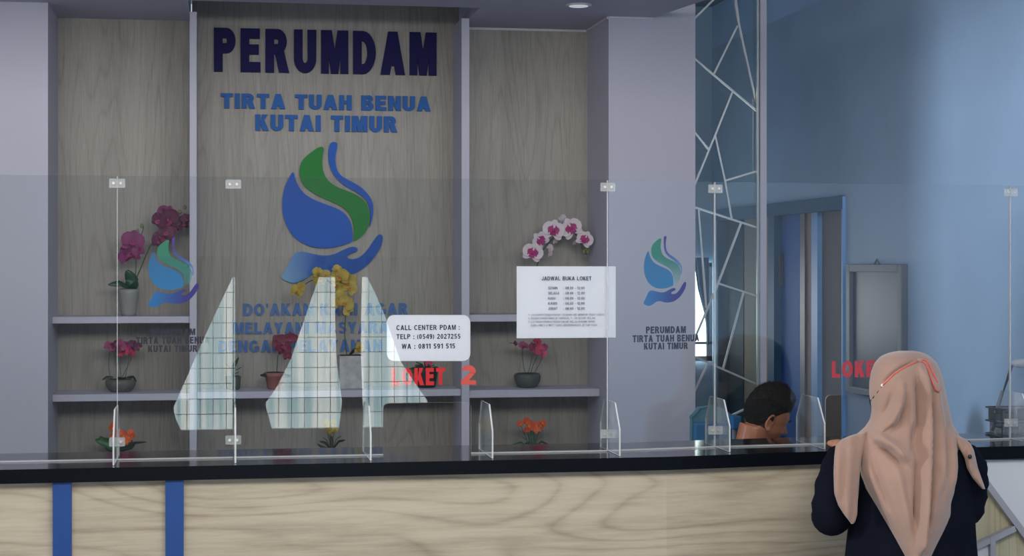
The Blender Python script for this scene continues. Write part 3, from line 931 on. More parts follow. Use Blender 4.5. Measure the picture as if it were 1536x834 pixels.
for i, (dname, hrs) in enumerate((('SENIN', ': 08.00 - 12.00'), ('SELASA', ': 08.00 - 12.00'), ('RABU', ': 08.00 - 12.00'), ('KAMIS', ': 08.00 - 12.00'), ('JUMAT', ': 08.00 - 12.00'))):
    y = 430 + i * 7.7
    card_line(dname, 823, 823 + 2.75 * len(dname), y, y + 3.8, t, .01)
    card_line(hrs, 846, 877.5, y, y + 3.8, t, .01)
for i, (s_, a, b) in enumerate((('1. LAYANAN PEMBAYARAN TAGIHAN AIR MINIMUM TIGAT HARITI', 793, 907), ('2. PEMBAYARAN DIMULAI TANGGAL 1 - 20 SETIAP BULAN', 793, 893), ('3. LAYANAN PEMBAYARAN ONLINE MELALUI BANK MANA', 793, 893))):
    y = 470.5 + i * 5.2
    card_line(s_, a, b, y, y + 3, t, -.02)
card_line('DAN LOKET-LOKET YANG MENERIMANYA SETIAP HARI', 797, 896, 486.2, 489.2, t, -.02)

# ================================================================== TINTED GLASS PARTITION WITH SLANTED STRIPS
YP = 7.60
pa = thing('mosaic_glass_partition', 'tall teal tinted glass partition with slanted metal strips beside the lilac pillar', 'partition', (X_at(1090, YP), YP, 0))
x0p, x1p = xp - 0.03, X_at(1137, YP)
L_ = [((1100.6, -20), (1108, 37)), ((1108, 37), (1134, 156)), ((1105.6, 38.6), (1070.4, 110.8)), ((1030, 79), (1137, 168.6)), ((1098, 138), (1072, 203)), ((1072, 203), (1030, 305)),
      ((1030, 185), (1063, 225)), ((1072, 203), (1087, 272)), ((1087, 272), (1097, 329)), ((1086, 271.5), (1137, 256)), ((1030, 307), (1137, 342)), ((1047, 312), (1059, 462)), ((1111, 335), (1077, 425)),
      ((1077, 425), (1030, 535)), ((1077, 425), (1137, 445)), ((1115, 438), (1084, 554)), ((1030, 530), (1137, 577)), ((1062, 544), (1030, 610)), ((1137, 604), (1080, 631)), ((1080, 631), (1030, 655)), ((1080, 631), (1110, 720)), ((1030, 39), (1090, -20))]
def pt2(q):
    w_ = P(q[0], q[1], YP)
    return Vector((w_.x, w_.z))
for i, (a, b) in enumerate(L_):
    A, B = pt2(a), pt2(b)
    A = Vector((min(max(A.x, x0p), x1p), A.y))
    B = Vector((min(max(B.x, x0p), x1p), B.y))
    if (B - A).length < .01:
        continue
    d = (B - A).normalized()
    nn = Vector((-d.y, d.x)) * .0042
    yo = YP - .008 - (i % 5) * .0003
    MB().prism([Vector((q.x, yo, q.y)) for q in (A - nn, B - nn, B + nn, A + nn)], Vector((0, .008, 0))).build('metal_strip', M['chrome'], pa)
# panes: cells cut out by the strips
verts2, edges2 = [], []
def addseg(A, B):
    verts2.extend([A, B])
    edges2.append((len(verts2) - 2, len(verts2) - 1))
zlo, zhi = 0.02, 3.24
cs = [Vector((x0p, zlo)), Vector((x1p, zlo)), Vector((x1p, zhi)), Vector((x0p, zhi))]
for i in range(4):
    addseg(cs[i], cs[(i + 1) % 4])
for a, b in L_:
    A, B = pt2(a), pt2(b)
    d = (B - A).normalized() * .012
    A, B = A - d, B + d
    A = Vector((min(max(A.x, x0p), x1p), A.y))
    B = Vector((min(max(B.x, x0p), x1p), B.y))
    addseg(A, B)
ov, oe, of, _, oeo, _ = delaunay_2d_cdt(verts2, edges2, [], 0, 1e-4)
cons = {tuple(sorted(e)) for e, og in zip(oe, oeo) if og}
par = list(range(len(of)))
def fnd(a):
    while par[a] != a:
        par[a] = par[par[a]]
        a = par[a]
    return a
em = {}
for fi, f in enumerate(of):
    for k in range(3):
        e = tuple(sorted((f[k], f[(k + 1) % 3])))
        if e in cons:
            continue
        if e in em:
            par[fnd(fi)] = fnd(em[e])
        else:
            em[e] = fi
cells = {}
for fi, f in enumerate(of):
    c = sum((ov[i] for i in f), Vector((0, 0))) / 3
    if x0p < c.x < x1p and zlo < c.y < zhi:
        cells.setdefault(fnd(fi), []).append(f)
for g in cells.values():
    ar = sum(abs((ov[f[1]] - ov[f[0]]).cross(ov[f[2]] - ov[f[0]])) / 2 for f in g)
    if ar < 2e-4:
        continue
    mb = MB()
    ids = sorted({i for f in g for i in f})
    mp = {a: b for b, a in enumerate(ids)}
    mb.add([(ov[i].x, YP, ov[i].y) for i in ids], [tuple(mp[i] for i in f) for f in g])
    ob = mb.build('glass_pane', M['tinted'], pa)
sbox('trim_2', (X_at(1137.5, YP), YP - .03, 0), (X_at(1150, YP - .03), YP + .03, ZH), M['lilac'])
MB().box((X_at(1135.3, YP - .03), YP - .034, 0.0), (X_at(1137.7, YP - .03), YP - .02, 3.24)).build('edge_strip', M['chrome'], pa)

# ================================================================== DOOR IN THE BLUE WALL
fd = .07
def dbox(name, pxa, pxb, z0, z1, xo, th, m, par=None, lab=None):
    """piece in the plane X = XW+xo between two photo columns"""
    ya, yb_ = PX(pxa, 400, XW + xo).y, PX(pxb, 400, XW + xo).y
    o = MB().box((XW + xo, min(ya, yb_), z0), (XW + xo + th, max(ya, yb_), z1)).build(name, m, par)
    if lab:
        o['label'] = lab
    return o
door = struct(thing('door_1', '', ''))
for k in ('label', 'category'):
    del door[k]
MB().box((XW - .015, dn, zh - .06), (XW + .12, df_, zh + .005)).build('door_frame', M['teal_frame'], door)
MB().box((XW - .015, dn - .004, 0), (XW + .12, dn + .012, zh)).build('door_frame', M['light_blue'], door)
MB().box((XW - .012, df_ - .03, 0), (XW + .12, df_, zh)).build('door_frame', M['teal_frame'], door)
zt_ = zh - .06
dbox('door_mullion', 1152, 1161, 0, zt_, 0.0, .08, M['teal_frame'], door)
leafb = dbox('door_leaf', 1161, 1200, 0, zt_, .04, .04, M['door_blue'], door, 'blue door leaf')
dbox('door_stile', 1200, 1207, 0, zt_, .02, .06, M['dark_brown'], door)
dbox('door_stile', 1207, 1217, 0, zt_, .03, .04, M['brown'], door)
dbox('door_stile', 1217, 1226, 0, zt_, .025, .04, M['light_blue'], door)
dbox('door_leaf', 1226, 1267, 0, zt_, .05, .04, M['grey_brown'], door, 'grey-brown door leaf')
dbox('door_leaf', 1115, 1153, 0, zt_, .05, .04, M['grey_brown'], door)
dbox('door_leaf', 1080, 1115, 0, zt_, .045, .04, M['door_dark'], door, 'dark teal door leaf')
h = PX(1168, 407, XW + .03)
MB().box((XW + .02, h.y - .05, h.z - .075), (XW + .04, h.y + .05, h.z + .09)).build('lock_plate', M['dark_brown'], leafb)

# far window with a blue curtain
wx0, wx1 = 1.7, X_at(1065, 10.0)
wz1, wz0 = P(1060, 394, 10.0).z, P(1060, 541, 10.0).z
win = struct(thing('window_2', '', '', (wx0, 10.0, wz0)))
for k in ('label', 'category'):
    del win[k]
MB().box((wx0, 9.975, wz0), (wx1, 9.985, wz1)).build('pane', M['daylight2'], win)
for a, b in (((wx0, wz1 - .025), (wx1, wz1)), ((wx0, wz0), (wx1, wz0 + .03)), ((wx1 - .035, wz0), (wx1, wz1)), ((wx0, wz0 + .10), (wx1, wz0 + .115))):
    MB().box((a[0], 9.95, a[1]), (b[0], 9.98, b[1])).build('window_frame', M['frame_w'], win)
mb = MB()
def curtain_strip(mb, outline, Y, amp=.012, freq=60, mi=0, ncol=40):
    """pleated cloth filling an outline given as rows (z, x0, x1)"""
    rows = outline
    v, f = [], []
    for (z, a, b) in rows:
        for i in range(ncol + 1):
            x = a + (b - a) * i / ncol
            v.append((x, Y + amp * math.sin(i * 2 * PI / ncol * freq / 8) + amp * .5 * math.sin(i * 1.7 + z * 2), z))
    for r_ in range(len(rows) - 1):
        for i in range(ncol):
            a = r_ * (ncol + 1) + i
            f.append((a, a + 1, a + ncol + 2, a + ncol + 1))
    mb.add(v, f, mi)
curtain_strip(mb, [(wz1 + .03, X_at(1040, 9.93), wx1 - .03), (wz1 - .15, X_at(1046, 9.93), wx1 - .03), (wz1 - .30, X_at(1056, 9.93), wx1 - .03), (wz1 - .38, X_at(1059, 9.93), wx1 - .03), (wz0 + .1, X_at(1060, 9.93), wx1 - .03)], 9.925, .008, 30, 0, 24)
tag(mb.build('curtain', M['blue_curtain'], None, True), 'blue curtain drawn aside at the small far window', 'curtain')

# ------------------------------------------------------------------ framed mirror on the blue wall
a_, b_ = PX(1278, 400, XW).y, PX(1362, 400, XW).y
mz1, mz0 = PX(1362, 396, XW).z, PX(1300, 592, XW).z
mt = thing('wall_mirror', 'grey metal framed mirror hanging on the blue wall beside the door', 'mirror', (XW, (a_ + b_) / 2, mz0))
MB().box((XW - .012, b_ + .02, mz0 + .02), (XW - .008, a_ - .02, mz1 - .03)).build('mirror_glass', M['mirror'], mt)
for (y0, y1, z0, z1) in ((b_, b_ + .045, mz0, mz1), (a_ - .045, a_, mz0, mz1), (b_ + .045, a_ - .045, mz1 - .035, mz1), (b_ + .045, a_ - .045, mz0, mz0 + .03)):
    MB().box((XW - .03, y0, z0), (XW - .001, y1, z1)).build('frame_rail', M['alu'], mt, bevel=.003)
hk = PX(1317, 392, XW - .01)
MB().tube([(XW - .015, hk.y - .03, mz1), (XW - .015, hk.y, mz1 + .022), (XW - .015, hk.y + .03, mz1)], .004, 8).build('hook', M['alu'], mt)

# ================================================================== LOBBY WALL WITH CURTAINED WINDOW (seen in the screens' reflection)
YL = -2.5
def V(px, py):
    q = P(px, py, 11.0 - YL)
    return q.x, q.z
lx0, lz1 = V(240, 416)
lx1, lz0 = V(650, 640)
sbox('wall_lobby', (-2.4, YL - .12, 0), (lx0, YL, ZH), M['lobby'])
sbox('wall_lobby', (lx1, YL - .12, 0), (XW, YL, ZH), M['lobby'])
sbox('wall_lobby', (lx0, YL - .12, lz1), (lx1, YL, ZH), M['lobby'])
sbox('wall_lobby', (lx0, YL - .12, 0), (lx1, YL, lz0), M['lobby'])
win = struct(thing('window_1', '', '', (lx0, YL, lz0)))
for k in ('label', 'category'):
    del win[k]
MB().box((lx0, YL - .08, lz0), (lx1, YL - .075, lz1)).build('pane', M['daylight'], win)
n_ = int((lx1 - lx0) / .10)
for i in range(1, n_):
    x = lx0 + (lx1 - lx0) * i / n_
    MB().box((x - .0022, YL - .07, lz0), (x + .0022, YL - .06, lz1)).build('muntin', M['muntin'], win)
n_ = int((lz1 - lz0) / .112)
for i in range(1, n_):
    z = lz0 + (lz1 - lz0) * i / n_
    MB().box((lx0, YL - .073, z - .0025), (lx1, YL - .061, z + .0025)).build('muntin', M['muntin'], win)
def cur(rows, label, m, ncol=36):
    mb = MB()
    rr = []
    for (py, a, b) in rows:
        rr.append((V(a, py)[1], V(a, py)[0], V(b, py)[0]))
    # refine rows
    out = []
    for (z0, a0, b0), (z1, a1, b1) in zip(rr, rr[1:]):
        for k in range(4):
            t_ = k / 4
            out.append((z0 + (z1 - z0) * t_, a0 + (a1 - a0) * t_, b0 + (b1 - b0) * t_))
    out.append(rr[-1])
    curtain_strip(mb, out, YL + .06, .018, 64, 0, ncol)
    tag(mb.build('curtain', m, None, True), label, 'curtain', 'drapes over the lobby window')
cur([(385, 180, 352), (418, 180, 348), (460, 190, 328), (510, 200, 305), (560, 205, 283), (612, 210, 260), (628, 225, 264), (650, 228, 274), (700, 225, 282)], 'grey drape swept back left of the first reflected sail shape', M['curtain'])
cur([(385, 352.5, 490), (418, 352.5, 477), (470, 352.5, 459), (541, 352.5, 435), (580, 353, 415), (606, 353, 397), (622, 353, 402), (645, 353, 408), (700, 353, 412)], 'grey drape between the two tall bright triangles of the lobby window', M['curtain'])
cur([(385, 498, 543), (418, 502, 542), (480, 502, 541), (540, 504, 541), (600, 512, 543), (640, 508, 545), (700, 500, 548)], 'narrow drape coloured as lit in the middle of the lobby window', M['curtain_lit'], 20)
cur([(385, 548, 760), (418, 551, 760), (440, 562, 760), (470, 575, 760), (505, 587, 760), (540, 599, 760), (575, 622, 760), (601, 640, 760), (700, 640, 760)], 'wide grey drape right of the lobby window opening', M['curtain'])

# ================================================================== PLANTS
rnd = random.Random(7)
def petal_geo(mb, c, rot, L, W, ang, mi=0, cup=.25, tilt=0.0):
    """one petal as a small curved double-sided sheet; local plane XZ faces -Y"""
    n = 5
    v, f = [], []
    for i in range(n + 1):
        t_ = i / n
        wdt = W * math.sin(PI * min(1, .10 + t_ * .80)) ** .6 if t_ < 1 else W * .30
        for s_ in (-1, 0, 1):
            lx = s_ * wdt / 2
            lz = L * t_
            ly = -cup * L * (t_ ** 2) * .6 + abs(s_) * (-.10 * W) + tilt * lz
            x = lx * math.cos(ang) + lz * math.sin(ang)
            z = -lx * math.sin(ang) + lz * math.cos(ang)
            v.append(Vector(c) + rot @ Vector((x, ly, z)))
    for i in range(n):
        for s_ in range(2):
            a = i * 3 + s_
            f.append((a, a + 1, a + 4, a + 3))
    mb.add(v, f, mi)
def bloom(parent, c, size, m, mc, yaw=0, pitch=0, roll=0, inner=None, name='flower'):
    rot = Euler((pitch, roll, yaw)).to_matrix()
    mb = MB()
    for a, L, W in ((0, 1.0, .62), (R(130), 1.0, .60), (R(-130), 1.0, .60)):
        petal_geo(mb, Vector(c) + rot @ Vector((0, .002, 0)), rot, size * .5 * L, size * W * .55, a, 0, -.1)
    for a in (R(72), R(-72)):
        petal_geo(mb, Vector(c), rot, size * .50, size * .62, a, 0, -.05)
    if inner:
        for a in (R(72), R(-72), 0, R(130), R(-130)):
            petal_geo(mb, Vector(c) + rot @ Vector((0, -.003, 0)), rot, size * .27, size * .26, a, 1, 0)
    for a in (R(180), R(150), R(210)):
        petal_geo(mb, Vector(c) + rot @ Vector((0, -.004, 0)), rot, size * .22, size * .14, a, 1, .8)
    mb.ball(Vector(c) + rot @ Vector((0, -.006, -.002)), size * .07, n=8, m=6, mi=1)
    return mb.build(name, [m, mc], parent, True)
def leaf(parent, pts, w_, m, lab=None):
    """broad strap leaf along a path"""
    pts = [Vector(p) for p in pts]
    dense = []
    for i in range(len(pts) - 1):
        for k in range(4):
            dense.append(pts[i].lerp(pts[i + 1], k / 4))
    dense.append(pts[-1])
    n = len(dense)
    v, f = [], []
    tot = (pts[-1] - pts[0])
    side0 = tot.cross(Vector((0, 0, 1)))
    if side0.length < .3 * tot.length:
        side0 = Vector((1, 0, 0))
    side0.normalize()
    if abs(tot.z) < .7 * tot.length:
        side0 = (side0 * .5 + Vector((0, 0, .85))).normalized()
    for i, p in enumerate(dense):
        t_ = i / (n - 1)
        w2 = w_ / 2 * (math.sin(PI * (.10 + .88 * t_)) ** .6)
        tn = (dense[min(i + 1, n - 1)] - dense[max(i - 1, 0)]).normalized()
        sd = (side0 - tn * side0.dot(tn)).normalized()
        up = sd.cross(tn)
        for s_ in (-1, 0, 1):
            v.append(p + sd * s_ * w2 - up * (abs(s_) - 1) * w_ * .08)
    for i in range(n - 1):
        for s_ in range(2):
            a = i * 3 + s_
            f.append((a, a + 1, a + 4, a + 3))
    mb = MB()
    mb.add(v, f)
    o = mb.build('leaf', m, parent, True)
    md = o.modifiers.new('thick', 'SOLIDIFY')
    md.thickness = .0015
    return o
def stem(parent, pts, r_=.002, m=None, name='stem'):
    pts = [Vector(p) for p in pts]
    out = []
    n = len(pts)
    for i in range(n - 1):
        p0, p1, p2, p3 = pts[max(i - 1, 0)], pts[i], pts[i + 1], pts[min(i + 2, n - 1)]
        for k in range(4):
            t_ = k / 4
            out.append(0.5 * ((2 * p1) + (p2 - p0) * t_ + (2 * p0 - 5 * p1 + 4 * p2 - p3) * t_ ** 2 + (3 * p1 - p0 - 3 * p2 + p3) * t_ ** 3))
    out.append(pts[-1])
    return MB().tube(out, r_, 6).build(name, m or M['stem'], parent, True)
def bud(parent, c, s_=.006, m=None):
    return MB().ball(c, s_, s_, s_ * 1.4, 8, 6).build('bud', m or M['bud'], parent, True)
def pot(parent, c, prof, m, sx=1, sy=1, n=28, soil=True, rim=None):
    o = MB().lathe(c, prof, n, 0, sx, sy).build('pot', m, parent, True)
    if soil:
        r_, z = prof[-1]
        MB().lathe(Vector(c) + Vector((0, 0, z - .002)), [(r_ * .9, 0), (r_ * .86, .004)], n, 0, sx, sy).build('soil', M['soil'], parent, True)
    return o
YPL = 7.83

def base(px, z):
    return Vector((X_at(px, YPL), YPL, z))
# 1 purple orchid, left upper shelf
b = base(193, ZL1)
t = thing('potted_orchid', 'tall purple orchid in a pale grey pot on the upper left shelf', 'plant', b)
pot(t, b, [(.030, 0), (.034, .01), (.044, .10), (.046, .118), (.042, .118)], M['pot_grey'])
q = lambda x, y, Y=YPL: P(x, y, Y)
leaf(t, [q(195, 432), q(198, 420), q(190, 405, YPL - .02)], .055, M['leaf'])
leaf(t, [q(195, 432), q(180, 425, YPL - .04), q(162, 427, YPL - .05)], .03, M['leaf'])
leaf(t, [q(194, 433), q(203, 428, YPL - .03), q(206, 421, YPL - .05)], .03, M['leaf'])
stem(t, [q(200, 428), q(212, 400), q(224, 372), q(240, 348), (q(262, 330)), q(276, 322, YPL - .03)], .003)
stem(t, [q(202, 428), q(204, 400), q(204, 375), q(210, 358), q(216, 340)], .0022)
for x, y, s_, m, yw in ((199, 362, .105, 'purple', 0.1), (196, 379, .10, 'purple', -.3), (187, 384, .07, 'purple', .4), (207, 377, .06, 'purple', .3),
                     (252, 330, .115, 'plum', -.3), (249, 322, .09, 'purple', .2), (239, 331, .08, 'plum', -.5), (262, 338, .08, 'plum', .4), (244, 357, .09, 'plum', .1), (250, 349, .08, 'plum', -.2), (236, 362, .06, 'plum', .5), (273, 336, .07, 'plum', .6), (279, 328, .05, 'plum', .2)):
    bloom(t, q(x, y, YPL - .03 - rnd.random() * .03), s_, M[m], M['purple_c'], yw, rnd.uniform(-.3, .3), rnd.uniform(-.6, .6))
for x, y in ((213, 339), (206, 347), (270, 318), (277, 311), (204, 352)):
    bud(t, q(x, y), .008)
# 2 bowl with pink flowers, left middle shelf
def bowl_plant(px, z, w_, h_, label, m, flowers, pm, stems, leaves=(), size=.04, squat=.9):
    b = base(px, z)
    t = thing('flower_bowl', label, 'plant', b)
    pot(t, b, [(w_ * .28, 0), (w_ * .36, .006), (w_ * .47, h_ * .45), (w_ * .5, h_ * .8), (w_ * .46, h_), (w_ * .42, h_)], pm, sy=squat)
    for pts in stems:
        stem(t, [q(x, y) for x, y in pts], .0016)
    for pts in leaves:
        leaf(t, [q(x, y, YPL - .02) for x, y in pts], .014, M['leaf_dark'])
    for x, y, s_, mm in flowers:
        bloom(t, q(x, y, YPL - rnd.random() * .04), s_, M[mm], M['purple_c'], rnd.uniform(-.6, .6), rnd.uniform(-.4, .4), rnd.uniform(-1, 1))
    return t
bowl_plant(181, ZL2, .135, .055, 'grey bowl with a cluster of pink and purple orchids on the left middle shelf', None,
           [(164, 520, .05, 'pink'), (172, 522, .055, 'plum'), (181, 518, .055, 'pink'), (184, 526, .06, 'pinkred'), (190, 520, .055, 'pink'), (195, 528, .05, 'pinkred'), (199, 517, .045, 'plum'), (207, 520, .04, 'plum'), (176, 516, .04, 'plum')],
           M['pot_stripe'], [((176, 568), (174, 545), (172, 524)), ((182, 568), (180, 545), (183, 525)), ((188, 568), (192, 545), (194, 528)), ((165, 566), (163, 545), (165, 522)), ((182, 568), (196, 540), (204, 520))],
           [((170, 566), (160, 566), (153, 570)), ((190, 566), (200, 565), (205, 572)), ((176, 566), (184, 568), (190, 566))])
# 3 orange flowers bottom left
b = base(180, ZBOT)
def low_plant(px, label, fl, lv, m, mc, potm='pot_dark', blm=.04):
    b = base(px, ZBOT)
    t = thing('flower_pot', label, 'plant', b)
    pot(t, b, [(.03, 0), (.036, .01), (.044, .05), (.046, .06), (.042, .06)], M[potm])
    for pts, w_, mm in lv:
        leaf(t, [q(x, y, YPL - .01 - .02 * rnd.random()) for x, y in pts], w_, M[mm])
    for x, y, s_ in fl:
        stem(t, [q(px, 680), q((px + x) / 2, (y + 675) / 2), q(x, y)], .0016)
        bloom(t, q(x, y, YPL - .02 - rnd.random() * .03), s_, M[m], M[mc], rnd.uniform(-.6, .6), rnd.uniform(-.4, .4), rnd.uniform(-1, 1))
    return t
low_plant(178, 'orange flowers with broad green leaves on the lowest left shelf', [(168, 641, .035), (172, 648, .036), (169, 654, .03), (181, 650, .036), (187, 653, .04), (194, 655, .036), (184, 661, .04), (191, 662, .034), (199, 654, .03), (178, 658, .034), (170, 636, .028), (196, 648, .028)],
          [(((176, 675), (165, 665), (143, 660)), .05, 'leaf2'), (((176, 676), (164, 668), (150, 655)), .04, 'leaf2'), (((182, 676), (196, 672), (202, 664), (220, 663)), .016, 'leaf_dark'), (((180, 676), (192, 668), (198, 660)), .035, 'leaf'), (((170, 676), (160, 670), (158, 668)), .03, 'leaf_dark')], 'orange_p', 'orange_c')
low_plant(797, 'small orange flowers with grassy leaves on the lowest right shelf', [(780, 636, .035), (790, 633, .045), (796, 638, .05), (790, 645, .035), (803, 638, .04), (812, 638, .04), (815, 634, .03), (806, 645, .035)],
          [(((797, 676), (782, 664), (766, 668)), .012, 'leaf2'), (((797, 676), (790, 660), (783, 655)), .012, 'leaf2'), (((797, 676), (800, 655), (798, 645)), .012, 'leaf2'), (((797, 676), (812, 662), (826, 668)), .012, 'leaf2'), (((797, 676), (806, 660), (815, 652)), .012, 'leaf2'), (((797, 676), (793, 665), (786, 668)), .02, 'leaf2'), (((797, 676), (804, 666), (812, 670)), .02, 'leaf2')], 'orange_p', 'orange_c')
low_plant(497, 'small yellow flower with dark strap leaves on the lowest middle shelf', [(489, 636, .036), (500, 634, .036), (493, 645, .036), (502, 644, .034), (496, 650, .03)],
          [(((497, 676), (488, 664), (479, 662)), .014, 'leaf_dark'), (((497, 676), (490, 660), (484, 656)), .014, 'leaf_dark'), (((497, 676), (508, 662), (518, 660)), .014, 'leaf_dark'), (((497, 676), (505, 658), (512, 654)), .014, 'leaf_dark'), (((497, 676), (498, 662), (496, 654)), .014, 'leaf_dark'), (((497, 676), (482, 670), (476, 666)), .014, 'leaf_dark')], 'yellow', 'yellow_c')
# right middle bowl
bowl_plant(791, ZR2, .125, .065, 'dark grey bowl with sparse pink blossoms on the right middle shelf', None,
           [(773, 515, .025, 'plum'), (783, 517, .035, 'pink'), (787, 519, .035, 'pink'), (799, 521, .05, 'pink'), (806, 512, .05, 'pinkred'), (810, 525, .05, 'pinkred'), (814, 530, .04, 'pinkred'), (816, 521, .04, 'pink'), (803, 528, .03, 'pink')],
           M['pot_dark'], [((792, 562), (797, 540), (799, 522)), ((788, 562), (784, 540), (783, 518)), ((795, 562), (803, 540), (810, 526)), ((783, 518), (776, 516), (764, 514)), ((800, 562), (812, 540), (814, 530))])
# magenta orchid in red pot, middle
b = base(412, ZM2)
t = thing('potted_orchid', 'crimson orchid in a small reddish pot on the middle shelf', 'plant', b)
pot(t, b, [(.028, 0), (.032, .006), (.042, .055), (.048, .058), (.048, .075), (.044, .075)], M['pot_red'])
stem(t, [q(415, 566), q(416, 545), q(418, 530), q(426, 520)], .0022)
leaf(t, [q(412, 566), q(400, 563, YPL - .03), q(390, 563, YPL - .05)], .02, M['leaf_dark'])
leaf(t, [q(414, 566), q(424, 562, YPL - .03), q(436, 564, YPL - .05)], .02, M['leaf_dark'])
for x, y, s_ in ((418, 515, .06), (426, 512, .07), (435, 508, .06), (440, 507, .045), (420, 524, .05), (430, 522, .05), (431, 534, .045), (415, 508, .04)):
    bloom(t, q(x, y, YPL - .03 * rnd.random()), s_, M['magenta'], M['purple_c'], rnd.uniform(-.5, .5), rnd.uniform(-.3, .3), rnd.uniform(-1, 1))
# dark sprig at 352
b = base(350, ZM2)
t = thing('potted_plant', 'small dark leafy sprig in a dark pot at the left of the middle shelf', 'plant', b)
pot(t, b, [(.025, 0), (.03, .006), (.034, .06), (.03, .06)], M['pot_dark'])
for pts in (((350, 572), (352, 556), (362, 551)), ((350, 572), (350, 550), (358, 536)), ((350, 572), (346, 552), (338, 545)), ((350, 572), (353, 560), (358, 558))):
    leaf(t, [q(x, y) for x, y in pts], .018, M['leaf_dark'])
# yellow orchid in white patterned pot
b = base(526, ZM2)
t = thing('potted_orchid', 'tall yellow orchid in a white patterned square pot below the emblem', 'plant', b)
pz = P(526, 533, YPL).z - b.z
hw = .055
MB().box((b.x - hw, YPL - hw, b.z), (b.x + hw, YPL + hw, b.z + pz)).build('pot', M['pot_white'], t, bevel=.004)
MB().box((b.x - hw * .85, YPL - hw * .85, b.z + pz - .004), (b.x + hw * .85, YPL + hw * .85, b.z + pz + .002)).build('soil', M['soil'], t)
stem(t, [q(520, 533), q(517, 500), q(518, 470), q(510, 440), q(490, 420), q(470, 420), q(455, 428), q(446, 436)], .0025)
for x, y, s_ in ((445, 437, .065), (452, 430, .045), (479, 418, .075), (476, 408, .05), (488, 412, .05), (510, 415, .09), (521, 422, .085), (507, 428, .06), (525, 432, .07), (512, 446, .07), (519, 455, .075), (522, 466, .05), (506, 405, .05), (540, 520, .045), (536, 526, .03), (505, 455, .05)):
    bloom(t, q(x, y, YPL - .03 - .03 * rnd.random()), s_, M['yellow'], M['yellow_c'], rnd.uniform(-.5, .5), rnd.uniform(-.3, .3), rnd.uniform(-1, 1))
leaf(t, [q(524, 533), q(530, 526), q(538, 522)], .02, M['leaf_dark'])
# dark green plant in black pot behind LOKET 2
b = base(640, ZM2)
t = thing('potted_plant', 'dark green leafy plant in a black pot behind LOKET 2', 'plant', b)
pot(t, b, [(.038, 0), (.042, .01), (.052, .075), (.052, .085), (.048, .085)], M['pot_black'])
for k in range(14):
    a = rnd.uniform(-1.3, 1.3)
    L = rnd.uniform(26, 42)
    x1, y1 = 640 + math.sin(a) * L, 566 - math.cos(a) * L * .75
    leaf(t, [q(640, 566), q(640 + math.sin(a) * L * .5, 566 - math.cos(a) * L * .55, YPL - .02), q(x1, y1 + 4, YPL - rnd.uniform(-.04, .06))], .022, M['leaf2' if k % 2 else 'leaf_dark'])
bloom(t, q(643, 545, YPL - .06), .035, M['pinkred'], M['purple_c'])
# white-pink orchid arching, right upper shelf
b = base(802, ZR1)
t = thing('potted_orchid', 'white orchid with magenta centres arching over the right upper shelf', 'plant', b)
pot(t, b, [(.035, 0), (.04, .01), (.048, .09), (.048, .10), (.044, .10)], M['pot_grey'])
stem(t, [q(802, 446), q(803, 420), q(806, 398), q(812, 380), q(824, 363), q(842, 346), q(855, 343), (q(868, 358)), q(874, 374), q(880, 382)], .003, M['leaf'])
leaf(t, [q(802, 448), q(790, 440, YPL - .03), q(784, 446, YPL - .04)], .035, M['leaf'])
leaf(t, [q(802, 448), q(815, 438, YPL - .03), q(822, 446, YPL - .04)], .035, M['leaf'])
for x, y, s_, rl in ((799, 379, .098, .3), (811, 361, .088, -.8), (830, 346, .105, .2), (857, 343, .105, -.5), (877, 359, .082, .5)):
    bloom(t, q(x, y, YPL - .035), s_, M['blush'], M['blush_c'], rnd.uniform(-.2, .2), rnd.uniform(-.2, .2), rl, inner=True)
for x, y, s_ in ((844, 329, .05), (842, 337, .04), (825, 372, .04), (825, 381, .035), (833, 362, .03), (862, 364, .03)):
    bloom(t, q(x, y, YPL + .01), s_, M['blush'], M['blush'], rnd.uniform(.5, 1.2), .3, rnd.uniform(-1, 1))
for x, y in ((876, 378), (882, 378), (879, 373)):
    bud(t, q(x, y), .009)

# ================================================================== PEOPLE
def head_point(dx, dy, dz, face=1.0):
    """unit direction -> point of a head of about 0.23 m height; face looks +Y, up +Z, origin at the ear level centre"""
    g = lambda x, y, z, cx, cy, cz, w_: math.exp(-((x - cx) ** 2 + (y - cy) ** 2 + (z - cz) ** 2) / (w_ * w_))
    x, y, z = dx * .074, dy * .094, dz * .112
    if z < 0:
        k = 1 - .28 * (-dz) ** 1.3
        x *= k
        y = y * (1 - .10 * (-dz)) + (.012 * -dz if dy > 0 else .030 * (-dz))
    if dy > 0:
        y = y - .010 * max(0, dy - .6)
        # flatten the face, then add features
        y = min(y, .088 + .15 * 0)
        X, Z = x, z
        gg = lambda cx, cz, wx, wz: math.exp(-((X - cx) / wx) ** 2 - ((Z - cz) / wz) ** 2)
        y += .024 * gg(0, -.030, .011, .016) + .012 * gg(0, -.008, .008, .020)      # nose
        y -= .011 * (gg(.031, .002, .016, .011) + gg(-.031, .002, .016, .011))      # sockets
        y += .005 * gg(0, .022, .05, .010)                                           # brow
        y += .007 * gg(0, -.060, .020, .006) + .006 * gg(0, -.069, .018, .005)      # lips
        y += .010 * gg(0, -.094, .020, .012)                                         # chin
        y += .004 * (gg(.040, -.030, .018, .018) + gg(-.040, -.030, .018, .018))    # cheeks
    return Vector((x, y, z))
